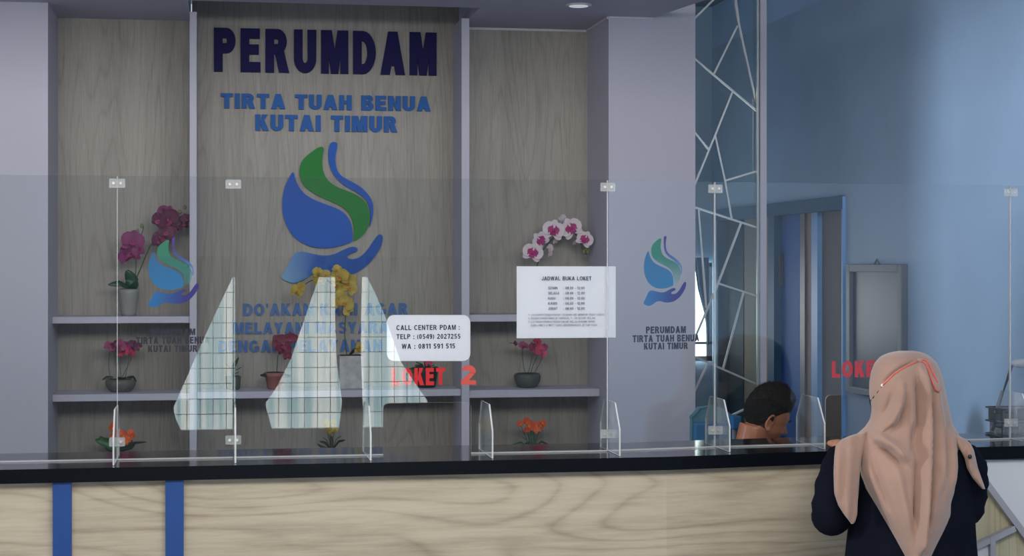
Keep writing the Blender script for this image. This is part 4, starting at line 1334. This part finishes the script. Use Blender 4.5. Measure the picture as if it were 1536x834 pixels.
def head_mesh(mb, c, rot, sc=1.0, n=56, m=40):
    v = []
    for i in range(m + 1):
        a = -PI / 2 + PI * i / m
        for k in range(n):
            b = 2 * PI * k / n
            v.append(c + rot @ (head_point(math.cos(a) * math.cos(b), math.cos(a) * math.sin(b), math.sin(a)) * sc))
    f = []
    for i in range(m):
        for k in range(n):
            f.append((i * n + k, i * n + (k + 1) % n, (i + 1) * n + (k + 1) % n, (i + 1) * n + k))
    mb.add(v, f)
    for s_ in (-1, 1):     # ears
        er = rot @ Euler((R(-8), 0, s_ * R(22))).to_matrix()
        pts = []
        for k in range(15):
            a = R(-60) + k / 14 * R(300)
            rr = .019 if k < 8 else .016
            pts.append(c + rot @ Vector((s_ * (.078 + .004 * math.sin(a)), -.012 - math.cos(a) * rr * .75, -.012 + math.sin(a) * rr * 1.7)) * sc)
        mb.tube(pts, [.0045] * 15, 8)
        mb.ball(c + rot @ Vector((s_ * .074, -.008, -.012)) * sc, .005, .012, .022, 10, 8, 0, rot)
        mb.ball(c + rot @ Vector((s_ * .077, -.006, -.040)) * sc, .006, .009, .009, 8, 6, 0, rot)
def hand_geo(mb, wrist, fwd, up, side, curl=.5, sc=1.0, spread=.12):
    """side: direction of the thumb"""
    fwd, up, side = fwd.normalized(), up.normalized(), side.normalized()
    palm = wrist + fwd * .045 * sc
    mb.tube([wrist, wrist + fwd * .02 * sc, wrist + fwd * .05 * sc, wrist + fwd * .085 * sc], [.024 * sc, .032 * sc, .040 * sc, .036 * sc], 12, 0, .38, up)
    for i, (off, L) in enumerate(((.030, .070), (.011, .078), (-.009, .073), (-.028, .058))):
        p = wrist + fwd * .080 * sc + side * off * sc
        d = (fwd + side * (off * 4 * spread)).normalized()
        pts = [p]
        for j, k in enumerate((.45, .32, .23)):
            d = (d - up * curl * (.35 + .25 * j)).normalized()
            pts.append(pts[-1] + d * L * k * sc)
        mb.tube([wrist + fwd * .05 * sc + side * off * .8 * sc] + pts, [.009 * sc, .0088 * sc, .0082 * sc, .0075 * sc, .0055 * sc], 8)
    p = wrist + fwd * .02 * sc + side * .026 * sc
    mb.tube([p, p + (fwd * .6 + side * .8).normalized() * .035 * sc, p + (fwd * .6 + side * .8).normalized() * .035 * sc + (fwd * .9 + side * .3 - up * .2).normalized() * .03 * sc,
             p + (fwd * .6 + side * .8).normalized() * .035 * sc + (fwd * .95 + side * .1 - up * .35).normalized() * .053 * sc], [.013 * sc, .011 * sc, .0095 * sc, .006 * sc], 8)
def body_remesh(mb, m, parent, voxel=.0048):
    o = mb.build('body', m, parent, True)
    r_ = o.modifiers.new('fuse', 'REMESH')
    r_.mode = 'VOXEL'
    r_.voxel_size = voxel
    r_.use_smooth_shade = True
    s_ = o.modifiers.new('smooth', 'SMOOTH')
    s_.factor = .5
    s_.iterations = 3
    return o
def loft(rows, n=40, cap=True, mi=0, mb=None, wob=None):
    """rows: (cx, cy, z, rx, ry)"""
    mb = mb or MB()
    v = []
    for r_i, (cx, cy, z, rx, ry) in enumerate(rows):
        for k in range(n):
            a = 2 * PI * k / n
            ww = 1 + (wob(a, z) if wob else 0)
            v.append((cx + rx * math.cos(a) * ww, cy + ry * math.sin(a) * ww, z))
    f = []
    for i in range(len(rows) - 1):
        for k in range(n):
            a, b = i * n + k, i * n + (k + 1) % n
            f.append((a, b, b + n, a + n))
    if cap:
        f.append(tuple(range(n)))
        f.append(tuple((len(rows) - 1) * n + k for k in range(n))[::-1])
    mb.add(v, f, mi)
    return mb

# ------------------------------------------------------------------ the woman at the counter
WY = 4.98
wc = P(1362, 600, WY)
wm = thing('person', 'woman in a rose beige headscarf and navy dress seen from behind at the counter', 'person', (wc.x, WY, 0))
hc = P(1358, 590, WY - .005)
hrot = Euler((R(-12), 0, R(30))).to_matrix()
hc = Vector((hc.x, hc.y, hc.z))
mb = MB()
head_mesh(mb, hc, hrot, .90)
zsh = 1.165
cx = P(1368, 690, WY).x
mb.tube([hc + Vector((0, -.01, -.05)), Vector((cx, WY - .02, 1.24)), Vector((cx, WY - .02, 1.15))], [.050, .048, .06], 14)
mb.add(*(lambda l: (l.v, l.f))(loft([(cx, WY, .70, .13, .10), (cx, WY, .80, .125, .10), (cx, WY, .92, .115, .09), (cx, WY - .01, 1.05, .13, .095), (cx, WY - .015, 1.13, .135, .085), (cx, WY - .015, 1.18, .09, .06), (cx, WY - .01, 1.22, .05, .045)], 28)))
shL, elL = Vector((P(1305, 690, WY).x, WY - .01, 1.135)), Vector((P(1243, 772, WY).x, WY - .02, .955))
wrL = Vector((X_at(1262, 5.28), 5.30, 1.128))
shR, elR = Vector((P(1440, 690, WY).x, WY - .01, 1.135)), Vector((P(1455, 762, WY).x, WY, .965))
wrR = Vector((X_at(1405, 5.33), 5.33, 1.128))
mb.tube([shL, shL.lerp(elL, .5), elL, elL.lerp(wrL, .4), wrL], [.046, .042, .037, .034, .023], 12)
mb.tube([shR, shR.lerp(elR, .5), elR, elR.lerp(wrR, .4), wrR], [.046, .042, .037, .034, .023], 12)
hand_geo(mb, wrL, Vector((.15, .5, .0)), Vector((0, 0, 1)), Vector((1, -.2, 0)), .16, .92)
hand_geo(mb, wrR, Vector((-.6, .5, 0)), Vector((0, 0, 1)), Vector((-.5, -.6, 0)), .16, .92)
for s_ in (-1, 1):
    hx = cx + s_ * .075
    mb.tube([(hx, WY, .78), (hx, WY, .62), (hx, WY + .01, .42), (hx, WY - .01, .25), (hx, WY - .015, .08)], [.085, .075, .052, .048, .034], 14)
    mb.tube([(hx, WY - .05, .04), (hx, WY + .02, .045), (hx, WY + .10, .035), (hx, WY + .15, .028)], [.03, .036, .036, .022], 10, 0, .75)
body_remesh(mb, M['skin'], wm)
# dress with sleeves
def wob(a, z):
    return .035 * math.sin(a * 7 + z * 5) * max(0, min(1, (1.05 - z) * 1.6)) + .012 * math.sin(a * 3 + z * 22)
cxb = P(1367, 800, WY).x
rows = [(cxb, WY, .06, .30, .22), (cxb, WY, .30, .27, .20), (cxb, WY, .60, .235, .18), (cxb, WY, .80, .205, .155), (cxb, WY, .92, .195, .14), (cx, WY - .005, 1.02, .185, .125), (cx, WY - .01, 1.09, .180, .112), (cx, WY - .01, 1.145, .160, .098), (cx, WY - .01, 1.185, .105, .078), (cx, WY - .005, 1.21, .062, .06)]
fine = []
for a_r, b_r in zip(rows, rows[1:]):
    for k in range(4):
        fine.append(tuple(a_r[j] + (b_r[j] - a_r[j]) * k / 4 for j in range(5)))
fine.append(rows[-1])
mb = loft(fine, 72, wob=wob)
def sleeve(mb, pts, rads, seed):
    pts = [Vector(p) for p in pts]
    out, rr = [], []
    n = len(pts)
    for i in range(n - 1):
        p0, p1, p2, p3 = pts[max(i - 1, 0)], pts[i], pts[i + 1], pts[min(i + 2, n - 1)]
        for k in range(6):
            t_ = k / 6
            out.append(0.5 * ((2 * p1) + (p2 - p0) * t_ + (2 * p0 - 5 * p1 + 4 * p2 - p3) * t_ ** 2 + (3 * p1 - p0 - 3 * p2 + p3) * t_ ** 3))
            rr.append((rads[i] + (rads[i + 1] - rads[i]) * t_) * (1 + .05 * math.sin((i * 6 + k) * 1.9 + seed)))
    out.append(pts[-1])
    rr.append(rads[-1])
    mb.tube(out, rr, 20)
sleeve(mb, [shL + Vector((.02, 0, -.01)), shL + Vector((-.035, 0, -.035)), elL + Vector((.012, 0, .055)), elL + Vector((.006, 0.012, -.006)), elL.lerp(wrL, .45) + Vector((-.01, 0, -.01)), elL.lerp(wrL, .85)], [.060, .062, .060, .058, .050, .036], 0)
sleeve(mb, [shR + Vector((-.02, 0, -.01)), shR + Vector((.018, 0, -.05)), elR + Vector((-.004, 0, .05)), elR + Vector((-.012, .012, -.004)), elR.lerp(wrR, .45), elR.lerp(wrR, .85)], [.060, .060, .056, .052, .046, .036], 2)
dress = mb.build('dress', M['navy_cloth'], wm, True)
for s_ in (-1, 1):
    hx = cx + s_ * .075
    m2 = MB()
    m2.tube([(hx, WY - .06, .035), (hx, WY + .02, .045), (hx, WY + .11, .035), (hx, WY + .165, .025)], [.036, .042, .042, .025], 14, 0, .8)
    m2.build('shoe', M['black'], wm, True)

# headscarf: hood rows in photo rows, half-width and depth, then the sheet down the back
HR = [  # py, left px, right px, depth behind, arc (deg each side), centre depth
    (527.5, 1350, 1370, .030, 178, 0.0), (530, 1334, 1384, .060, 176, 0.0), (536, 1321, 1395, .090, 172, 0.0), (545, 1313, 1404, .110, 164, 0.0), (558, 1308, 1410, .122, 152, 0.0), (572, 1305.5, 1414, .128, 142, 0.0),
    (588, 1305, 1417, .130, 136, 0.0), (602, 1307, 1420, .128, 130, 0.0), (616, 1309, 1423, .126, 120, 0.0), (630, 1306, 1426, .126, 108, 0.0), (642, 1298, 1430, .130, 100, 0.0),
    (652, 1286, 1437, .138, 95, 0.0), (662, 1278, 1444, .146, 92, 0.0),     (675, 1279, 1448, .156, 92, 0.0), (692, 1284, 1450, .168, 88, -.01), (712, 1287, 1449.5, .178, 84, -.015),
    (740, 1303, 1445, .186, 80, -.025), (770, 1320, 1434, .192, 72, -.035), (800, 1338, 1418, .196, 60, -.04), (834, 1359, 1397, .200, 45, -.045), (856, 1372, 1384, .202, 30, -.05)]
RIDGES = [  # polyline in photo pixels, height (m), width (px)
    ([(1381, 552), (1389, 600), (1389, 680), (1385, 760), (1378, 834)], .026, 3.6),
    ([(1399, 560), (1411, 640), (1413, 700), (1418, 750)], .013, 4.5),
    ([(1394, 590), (1399, 660), (1400, 730), (1393, 800)], -.020, 4.2),
    ([(1376, 570), (1378, 640), (1375, 720), (1373, 790)], -.016, 3.8),
    ([(1366, 575), (1367, 630), (1366, 690)], .007, 4),
    ([(1304, 651), (1322, 658), (1340, 670), (1354, 685), (1364, 695)], .024, 4.6),
    ([(1316, 668), (1334, 678), (1350, 694), (1360, 706)], -.020, 5),
    ([(1368, 640), (1370, 668), (1366, 688)], -.022, 4.2),
    ([(1353, 575), (1349, 605), (1338, 630), (1318, 646), (1304, 650)], .017, 4),
    ([(1358, 612), (1350, 636), (1334, 652)], -.014, 4.2),
    ([(1340, 590), (1332, 612), (1318, 634)], -.009, 4),
    ([(1300, 668), (1303, 706), (1320, 745), (1340, 790)], .011, 5),
    ([(1310, 690), (1322, 730), (1340, 770)], -.008, 5),
    ([(1438, 665), (1440, 700), (1434, 740), (1424, 776)], -.010, 4.5),
    ([(1427, 645), (1430, 700), (1427, 740)], .013, 4.5),
    ([(1419, 640), (1421, 690), (1412, 760)], -.009, 4),
    ([(1344, 700), (1354, 750), (1366, 810)], .010, 6),
    ([(1323, 577), (1331, 570), (1340, 561), (1350, 554), (1360, 548.5), (1370, 544), (1378, 541)], -.011, 2.6)]
def seg_d(p, a, b):
    ab = (b[0] - a[0], b[1] - a[1])
    t_ = ((p[0] - a[0]) * ab[0] + (p[1] - a[1]) * ab[1]) / (ab[0] ** 2 + ab[1] ** 2)
    t_ = max(0, min(1, t_))
    return math.hypot(p[0] - a[0] - ab[0] * t_, p[1] - a[1] - ab[1] * t_)
def fold(px, py):
    h_ = 0
    for pl_, amp, w_ in RIDGES:
        d = min(seg_d((px, py), a, b) for a, b in zip(pl_, pl_[1:]))
        e0 = math.hypot(px - pl_[0][0], py - pl_[0][1]) / (w_ * 5)
        e1 = math.hypot(px - pl_[-1][0], py - pl_[-1][1]) / (w_ * 5)
        tp = min(1, .25 + e0) * min(1, .05 + e1)
        h_ += 1.6 * amp * tp * math.exp(-(d / w_) ** 2)
    return h_
def interp_rows(py):
    for a, b in zip(HR, HR[1:]):
        if a[0] <= py <= b[0]:
            t_ = (py - a[0]) / (b[0] - a[0])
            return [a[j] + (b[j] - a[j]) * t_ for j in range(6)]
mb = MB()
NR, NC = 110, 120
v = []
pys = [527.5 + (856 - 527.5) * ((i / NR) ** 1.15) for i in range(NR + 1)]
for py in pys:
    _, lx_, rx_, dep, arc, yo = interp_rows(min(max(py, 527.51), 855.99))
    cxp, hwp = (lx_ + rx_) / 2, (rx_ - lx_) / 2
    for k in range(NC + 1):
        a = R(arc) * (2 * k / NC - 1)
        sx = math.sin(a) if arc > 90 or True else 0
        if arc < 90:
            sx = math.sin(a) / math.sin(R(arc))
        px = cxp + hwp * sx
        yy = WY + yo - dep * (math.cos(a) if arc >= 90 else (math.cos(a) - math.cos(R(arc)) * .35))
        if arc > 90 and math.cos(a) < 0:
            yy = WY + yo - dep * math.cos(a) * .9
        h_ = fold(px, py) if math.cos(a) > -.1 else 0
        nx, ny = math.sin(a), -math.cos(a)
        # far side of the hood drops to the jaw
        base_ = P(px, py, yy)
        v.append(base_ + Vector((nx * .25, ny, 0)) * h_)
f = []
for i in range(NR):
    for k in range(NC):
        a = i * (NC + 1) + k
        f.append((a, a + 1, a + NC + 2, a + NC + 1))
f.append(tuple(range(NC, -1, -1)))
mb.add(v, f)
hij = mb.build('headscarf', M['hijab'], wm, True)
md = hij.modifiers.new('s', 'SMOOTH')
md.iterations = 2
md.factor = .5
md = hij.modifiers.new('t', 'SOLIDIFY')
md.thickness = .003
BV = BVHTree.FromPolygons([Vector(q_) + WORLD['headscarf'] if False else Vector(q_) for q_ in mb.v], mb.f[:-1])
def on_scarf(px, py, lift=.009):
    o = Vector((0, 0, EYE))
    d = (P(px, py, 5.0) - o).normalized()
    hit = BV.ray_cast(o, d)
    if hit[0] is None:
        return P(px, py, WY - .02)
    return hit[0] - d * lift
# loose scarf ends
def scarf_end(rows, lift, label=None):
    """rows: (py, left px, right px, Y); a flattened closed sheet with a soft bulge"""
    m2 = MB()
    n = 22
    v = []
    dense = []
    for a, b in zip(rows, rows[1:]):
        for k in range(5):
            t_ = k / 5
            t2 = t_
            dense.append([a[j] + (b[j] - a[j]) * t2 for j in range(4)])
    dense.append(list(rows[-1]))
    for i, (py, a, b, Y) in enumerate(dense):
        for k in range(n):
            an = 2 * PI * k / n
            px = (a + b) / 2 + (b - a) / 2 * math.cos(an)
            dy = -math.sin(an) * lift * (1 + .35 * math.sin(px * .35 + py * .02))
            if math.sin(an) < 0:
                dy *= .4
            v.append(P(px, py, Y + dy))
    f = []
    for i in range(len(dense) - 1):
        for k in range(n):
            p_, q_ = i * n + k, i * n + (k + 1) % n
            f.append((p_, q_, q_ + n, p_ + n))
    f.append(tuple(range(n)))
    f.append(tuple((len(dense) - 1) * n + k for k in range(n)))
    m2.add(v, f)
    o = m2.build('scarf_end', M['hijab'], wm, True)
    md = o.modifiers.new('s', 'SMOOTH')
    md.iterations = 3
    return o
scarf_end([(648, 1296, 1306, WY - .05), (653, 1276, 1305, WY - .06), (659, 1262, 1302, WY - .075), (668, 1253, 1299, WY - .085), (685, 1251, 1293, WY - .095), (710, 1250, 1290, WY - .10), (740, 1251, 1288, WY - .10), (758, 1257, 1286.5, WY - .10), (772, 1266, 1286, WY - .10), (782, 1274, 1283, WY - .10), (786, 1277, 1280, WY - .10)], .030)
scarf_end([(653, 1424, 1434, WY - .05), (658, 1426, 1448, WY - .06), (665, 1432, 1456, WY - .07), (675, 1440, 1461, WY - .08), (688, 1447, 1464, WY - .085), (702, 1450, 1467, WY - .085), (716, 1458, 1472, WY - .085), (727, 1467, 1476, WY - .085), (734, 1474, 1478, WY - .085)], .022)
# cord of the mask, knot and hanging loop
cordp = [on_scarf(x, y) for x, y in ((1324, 578), (1331, 571), (1340, 562), (1350, 555), (1360, 549.5), (1370, 545), (1378, 542))]
MB().tube(cordp, .0018, 8).build('mask_cord', M['strap'], wm, True)
MB().ball(on_scarf(1379, 541, .009), .010, .006, .007, 10, 8).build('cord_knot', M['hijab'], wm, True)
loop = [on_scarf(x, y, .012) for x, y in ((1381, 539), (1388, 540), (1394, 546), (1400, 560), (1406, 573), (1411, 584), (1408, 588), (1403, 584), (1398, 572), (1393, 556), (1388, 545), (1381, 541))]
MB().tube(loop, .0022, 8).build('cord_loop', M['strap'], wm, True)
MB().ball(on_scarf(1324, 578, .003), .006, .004, .005, 8, 6).build('cord_clip', M['white_plastic'], wm, True)
MB().tube([on_scarf(x, y, .003) for x, y in ((1323, 580), (1317, 588), (1311, 596), (1307.5, 601))], [.0018, .002, .003, .004], 8).build('mask_cord', M['mask'], wm, True)
# mask covering the lower face
mb = MB()
v = []
for i in range(13):
    for k in range(17):
        b_a = R(-62) + R(124) * k / 16 + PI / 2
        a = R(-58) + R(56) * i / 12
        q_ = head_point(math.cos(a) * math.cos(b_a), math.cos(a) * math.sin(b_a), math.sin(a)) * 1.07
        v.append(hc + hrot @ (q_ * .92))
f = [(i * 17 + k, i * 17 + k + 1, i * 17 + k + 18, i * 17 + k + 17) for i in range(12) for k in range(16)]
mb.add(v, f)
mb.build('face_mask', M['mask'], wm, True)
MB().tube([P(1305.5, 598, WY - .005), P(1307, 603, WY - .01), P(1309.5, 612, WY - .008), P(1311.5, 622, WY)], [.004, .006, .006, .003], 8).build('mask_edge', M['mask'], wm, True)
MB().ball(P(1455, 685, WY - .115), .007, .005, .007, 8, 6).build('scarf_pin', M['black'], wm, True)

# ------------------------------------------------------------------ the clerk
CY = 6.22
hcc = P(1150, 625, CY)
cl = thing('person', 'man with short black hair bending his head low behind the counter', 'person', (hcc.x - .05, CY, 0))
crot = (Matrix.Rotation(R(-82), 3, 'Z') @ Matrix.Rotation(R(-24), 3, 'X') @ Matrix.Rotation(R(8), 3, 'Y'))
mb = MB()
head_mesh(mb, hcc, crot, .93)
tx = hcc.x - .10
mb.tube([hcc + crot @ Vector((0, -.03, -.05)), Vector((hcc.x - .07, CY, 1.02)), Vector((tx, CY, .94))], [.056, .055, .07], 14)
mb.add(*(lambda l: (l.v, l.f))(loft([(tx - .06, CY, .45, .13, .17), (tx - .05, CY, .60, .12, .16), (tx - .03, CY, .75, .12, .17), (tx - .01, CY, .86, .115, .19), (tx, CY, .93, .09, .15), (tx, CY, .97, .06, .07)], 28)))
for s_ in (-1, 1):
    sh = Vector((tx, CY + s_ * .18, .90))
    el = Vector((tx + .10, CY + s_ * .24, .66))
    wr = Vector((tx + .32, CY + s_ * .12, .76))
    mb.tube([sh, sh.lerp(el, .5), el, el.lerp(wr, .4), wr], [.052, .047, .040, .038, .026], 12)
    hand_geo(mb, wr, Vector((1, -s_ * .2, 0)), Vector((0, 0, 1)), Vector((0, -s_, 0)), .2)
    hp = Vector((tx - .05, CY + s_ * .09, .50))
    kn = Vector((tx + .36, CY + s_ * .12, .50))
    an = Vector((tx + .36, CY + s_ * .12, .08))
    mb.tube([hp, kn, kn + Vector((.02, 0, -.06)), kn.lerp(an, .4), an], [.085, .062, .058, .055, .036], 14)
    mb.tube([an + Vector((-.04, 0, -.04)), an + Vector((.05, 0, -.035)), an + Vector((.17, 0, -.05))], [.03, .036, .02], 10)
body_remesh(mb, M['skin_dark'], cl)
mb = loft([(tx - .06, CY, .44, .145, .185), (tx - .05, CY, .60, .135, .175), (tx - .03, CY, .75, .135, .185), (tx - .01, CY, .86, .13, .205), (tx, CY, .935, .105, .17), (tx + .005, CY, .985, .070, .080), (tx + .012, CY, 1.005, .066, .070)], 40)
for s_ in (-1, 1):
    sh = Vector((tx, CY + s_ * .18, .90))
    el = Vector((tx + .10, CY + s_ * .24, .66))
    sleeve(mb, [sh + Vector((0, -s_ * .03, 0)), sh.lerp(el, .4), sh.lerp(el, .8)], [.062, .060, .056], 0)
mb.build('shirt', M['shirt'], cl, True)
mb = MB()
for s_ in (-1, 1):
    hp = Vector((tx - .05, CY + s_ * .09, .50))
    kn = Vector((tx + .36, CY + s_ * .12, .50))
    an = Vector((tx + .36, CY + s_ * .12, .08))
    mb.tube([hp, kn, kn + Vector((.022, 0, -.05)), kn.lerp(an, .4), an], [.098, .075, .070, .066, .058], 16)
mb.build('trousers', M['black'], cl, True)
# collar
MB().tube([Vector((tx + .012 + .066 * math.cos(a), CY + .070 * math.sin(a), 1.012 + .006 * math.cos(a))) for a in [R(d_) for d_ in range(0, 361, 20)]], .010, 8).build('collar', M['white_plastic'], cl, True)
# hair: shell over the skull, thick on top, short at the sides
def hair_shell(c, rot, sc, mats, par_):
    n, m = 96, 64
    v, keep = [], {}
    grid = {}
    for i in range(m + 1):
        a = -PI / 2 + PI * i / m
        for k in range(n):
            b = 2 * PI * k / n
            dx, dy, dz = math.cos(a) * math.cos(b), math.cos(a) * math.sin(b), math.sin(a)
            # hairline height depends on where we are round the head
            if dy > .35:
                line = .42 + .25 * (dy - .35)
            elif dy > -.05:
                line = .10 + .8 * (dy + .05)
            else:
                line = -.30 - .25 * (-dy - .05)
            t_ = (dz - line) / .35
            if t_ <= -.12:
                continue
            t_ = max(0, min(1, t_ + .12))
            top = max(0, dz) ** 1.2
            th = .001 + .006 * t_ + .024 * top * t_ + (.010 * t_ * max(0, dy) * top)
            p_ = head_point(dx, dy, dz)
            nd = Vector((dx, dy, dz))
            nz_ = mnoise.noise(Vector((dx, dy, dz)) * 9) * .004 * t_ + mnoise.noise(Vector((dx, dy, dz)) * 24) * .004 * t_
            grid[(i, k)] = len(v)
            v.append(c + rot @ ((p_ + nd * (th + nz_)) * sc))
    f = []
    for i in range(m):
        for k in range(n):
            ks = [(i, k), (i, (k + 1) % n), (i + 1, (k + 1) % n), (i + 1, k)]
            if all(q_ in grid for q_ in ks):
                f.append(tuple(grid[q_] for q_ in ks))
    mb = MB()
    mb.add(v, f)
    rg = random.Random(3)
    keys = [q_ for q_ in grid if q_[0] > m * .42 and q_[0] < m - 1]
    for _ in range(1500):
        q_ = rg.choice(keys)
        p_ = v[grid[q_]]
        nd = (p_ - c).normalized()
        L_h = .004 + .011 * max(0, (q_[0] / m - .45) * 2)
        dr = (nd + Vector((rg.uniform(-.7, .7), rg.uniform(-.7, .7), rg.uniform(-.5, .5)))).normalized()
        sd = dr.cross(Vector((rg.uniform(-1, 1), rg.uniform(-1, 1), .3))).normalized() * .0012
        p0 = p_ - nd * .002
        mb.add([p0 - sd, p0 + sd, p0 + dr * L_h, p0 + sd.cross(dr)], [(0, 1, 2), (1, 3, 2), (3, 0, 2)])
    o = mb.build('hair', mats, par_, True)
    return o
hair_shell(hcc, crot, .93, M['hair'], cl)
for s_ in (-1, 1):
    ec = hcc + crot @ (Vector((s_ * .030, .064, .000)) * .93)
    MB().ball(ec, .011, n=12, m=8).build('eye', M['eye_white'], cl, True)
    MB().ball(ec + crot @ Vector((0, .0085, -.001)), .0045, n=10, m=6).build('iris', M['black'], cl, True)
    MB().tube([hcc + crot @ (Vector((s_ * x_, y_, z_)) * .93) for x_, y_, z_ in ((.014, .090, .019), (.030, .088, .024), (.046, .076, .018))], [.0025, .004, .002], 6).build('eyebrow', M['hair'], cl, True)

# clerk's desk and chair behind the counter
dk = thing('staff_desk', 'low staff desk behind the counter under the black top', 'desk', (1.7, 6.2, 0))
MB().box((hcc.x + .30, 5.80, .70), (2.6, 6.45, .73)).build('desktop', M['white_laminate'], dk)
for x in (hcc.x + .31, 2.56):
    for y in (5.83, 6.41):
        MB().box((x, y, 0), (x + .035, y + .035, .70)).build('leg', M['alu'], dk)
chy = 6.55
ch = thing('office_chair', 'teal blue office chair with a rounded back behind the counter by the pillar', 'chair', (X_at(1072, chy), chy, 0))
cxc = X_at(1070, chy)
zc1, zc0 = P(1070, 610, chy).z, .70
mb = MB()
pts = [(cxc - .085, chy, zc0), (cxc + .075, chy, zc0), (cxc + .085, chy, zc1 - .05), (cxc + .05, chy, zc1 - .012), (cxc, chy, zc1), (cxc - .055, chy, zc1 - .008), (cxc - .085, chy, zc1 - .04)]
mb.prism([Vector(p_) for p_ in pts], Vector((0, .03, 0))).build('backrest', M['chair_glass'], ch, bevel=.008)
MB().box((cxc - .085, chy - .03, zc0 - .05), (cxc + .07, chy - .001, P(1070, 632, chy).z)).build('cushion', M['chair_blue'], ch, bevel=.01)
a_, b_ = P(1094, 623, chy - .02), P(1108, 643, chy - .02)
MB().box((a_.x, chy - .06, b_.z), (b_.x, chy + .02, a_.z)).build('armrest', M['chair_blue'], ch, bevel=.006)
MB().tube([((a_.x + b_.x) / 2, chy - .03, b_.z + .01), ((a_.x + b_.x) / 2, chy - .03, .50)], .012, 10).build('armrest_post', M['alu'], ch)
MB().box((cxc - .18, chy - .02, .44), (cxc + .18, chy + .38, .50)).build('seat', M['chair_blue'], ch, bevel=.02)
MB().tube([(cxc, chy + .05, .46), (cxc, chy + .035, .75)], .02, 10).build('back_stem', M['black'], ch)
MB().tube([(cxc, chy + .2, .44), (cxc, chy + .2, .12)], .025, 12).build('gas_column', M['black'], ch)
for k in range(5):
    a = 2 * PI * k / 5
    lg = MB().tube([(cxc, chy + .2, .12), (cxc + .26 * math.cos(a), chy + .2 + .26 * math.sin(a), .07)], [.02, .014], 8).build('base_leg', M['black'], ch)
    MB().ball((cxc + .26 * math.cos(a), chy + .2 + .26 * math.sin(a), .03), .03, .02, .03, 10, 8).build('caster', M['black'], lg)

# ================================================================== THINGS AT THE RIGHT END OF THE COUNTER
ry = 5.85
def prx(px, py, Y=ry):
    return P(px, py, Y)
# the tray sits on the counter behind the screen
ty0, ty1 = 5.72, 5.86
tx0 = X_at(1503, ty0)
tr = thing('desk_tray', 'black wire desk tray with papers at the right end of the counter', 'tray', (tx0, ty0, ZT))
zt0, zt1 = ZT, ZT + .098
xe = tx0 + .18
for z in (ZT + .004, ZT + .05, ZT + .097):
    MB().tube([(tx0, ty0, z), (xe, ty0, z), (xe, ty1 - .01, z), (tx0, ty1 - .01, z), (tx0, ty0, z)], .0035, 6).build('rail', M['black'], tr)
for i in range(7):
    x = tx0 + (xe - tx0) * i / 6
    MB().tube([(x, ty0, ZT), (x, ty0, zt1)], .002, 6).build('upright', M['black'], tr)
MB().box((tx0 + .005, ty0 + .02, ZT + .055), (xe - .005, ty1 - .02, ZT + .093)).build('top_drawer', M['black'], tr)
hb = MB().tube([(tx0, ty0 - .002, ZT + .088), (tx0 - .030, ty0 - .002, ZT + .084), (tx0 - .030, ty0 - .002, ZT + .040), (tx0, ty0 - .002, ZT + .034)], .0035, 6).build('side_handle', M['black'], tr)
pp = MB().box((tx0 + .01, ty0 + .01, ZT + .008), (xe - .01, ty1 - .02, ZT + .045)).build('paper_stack', M['grey_mesh'], None)
tag(pp, 'grey stack of papers lying in the black wire tray', 'paper')
# white lamp-like arm and black cable
lp = thing('desk_stand', 'white plastic arm of a desk stand cut by the right picture edge', 'stand', (X_at(1546, 5.76), 5.80, ZT))
ax = X_at(1548, 5.90)
a0 = P(1519, 546, 5.90)
MB().tube([a0, P(1526, 545, 5.90), P(1534, 545, 5.90), P(1548, 544, 5.90)], [.012, .016, .017, .017], 14).build('arm', M['white_plastic'], lp, True)
bx_ = P(1548, 544, 5.90)
MB().tube([bx_, (bx_.x + .004, 5.88, ZT + .01)], .012, 12).build('post', M['white_plastic'], lp, True)
MB().lathe((bx_.x - .01, 5.84, ZT), [(.035, 0), (.035, .01), (.02, .014)], 24).build('foot', M['white_plastic'], lp, True)
MB().tube([P(1517, 549, 5.88), P(1514, 560, 5.87), P(1507, 581, 5.85), P(1500, 605, 5.82), P(1494, 630, 5.79), P(1489, 645, 5.765)], [.007, .0055, .0035, .0035, .0045, .005], 10).build('cable', M['black'], lp, True)['label'] = 'thin black cable hanging from the white arm'
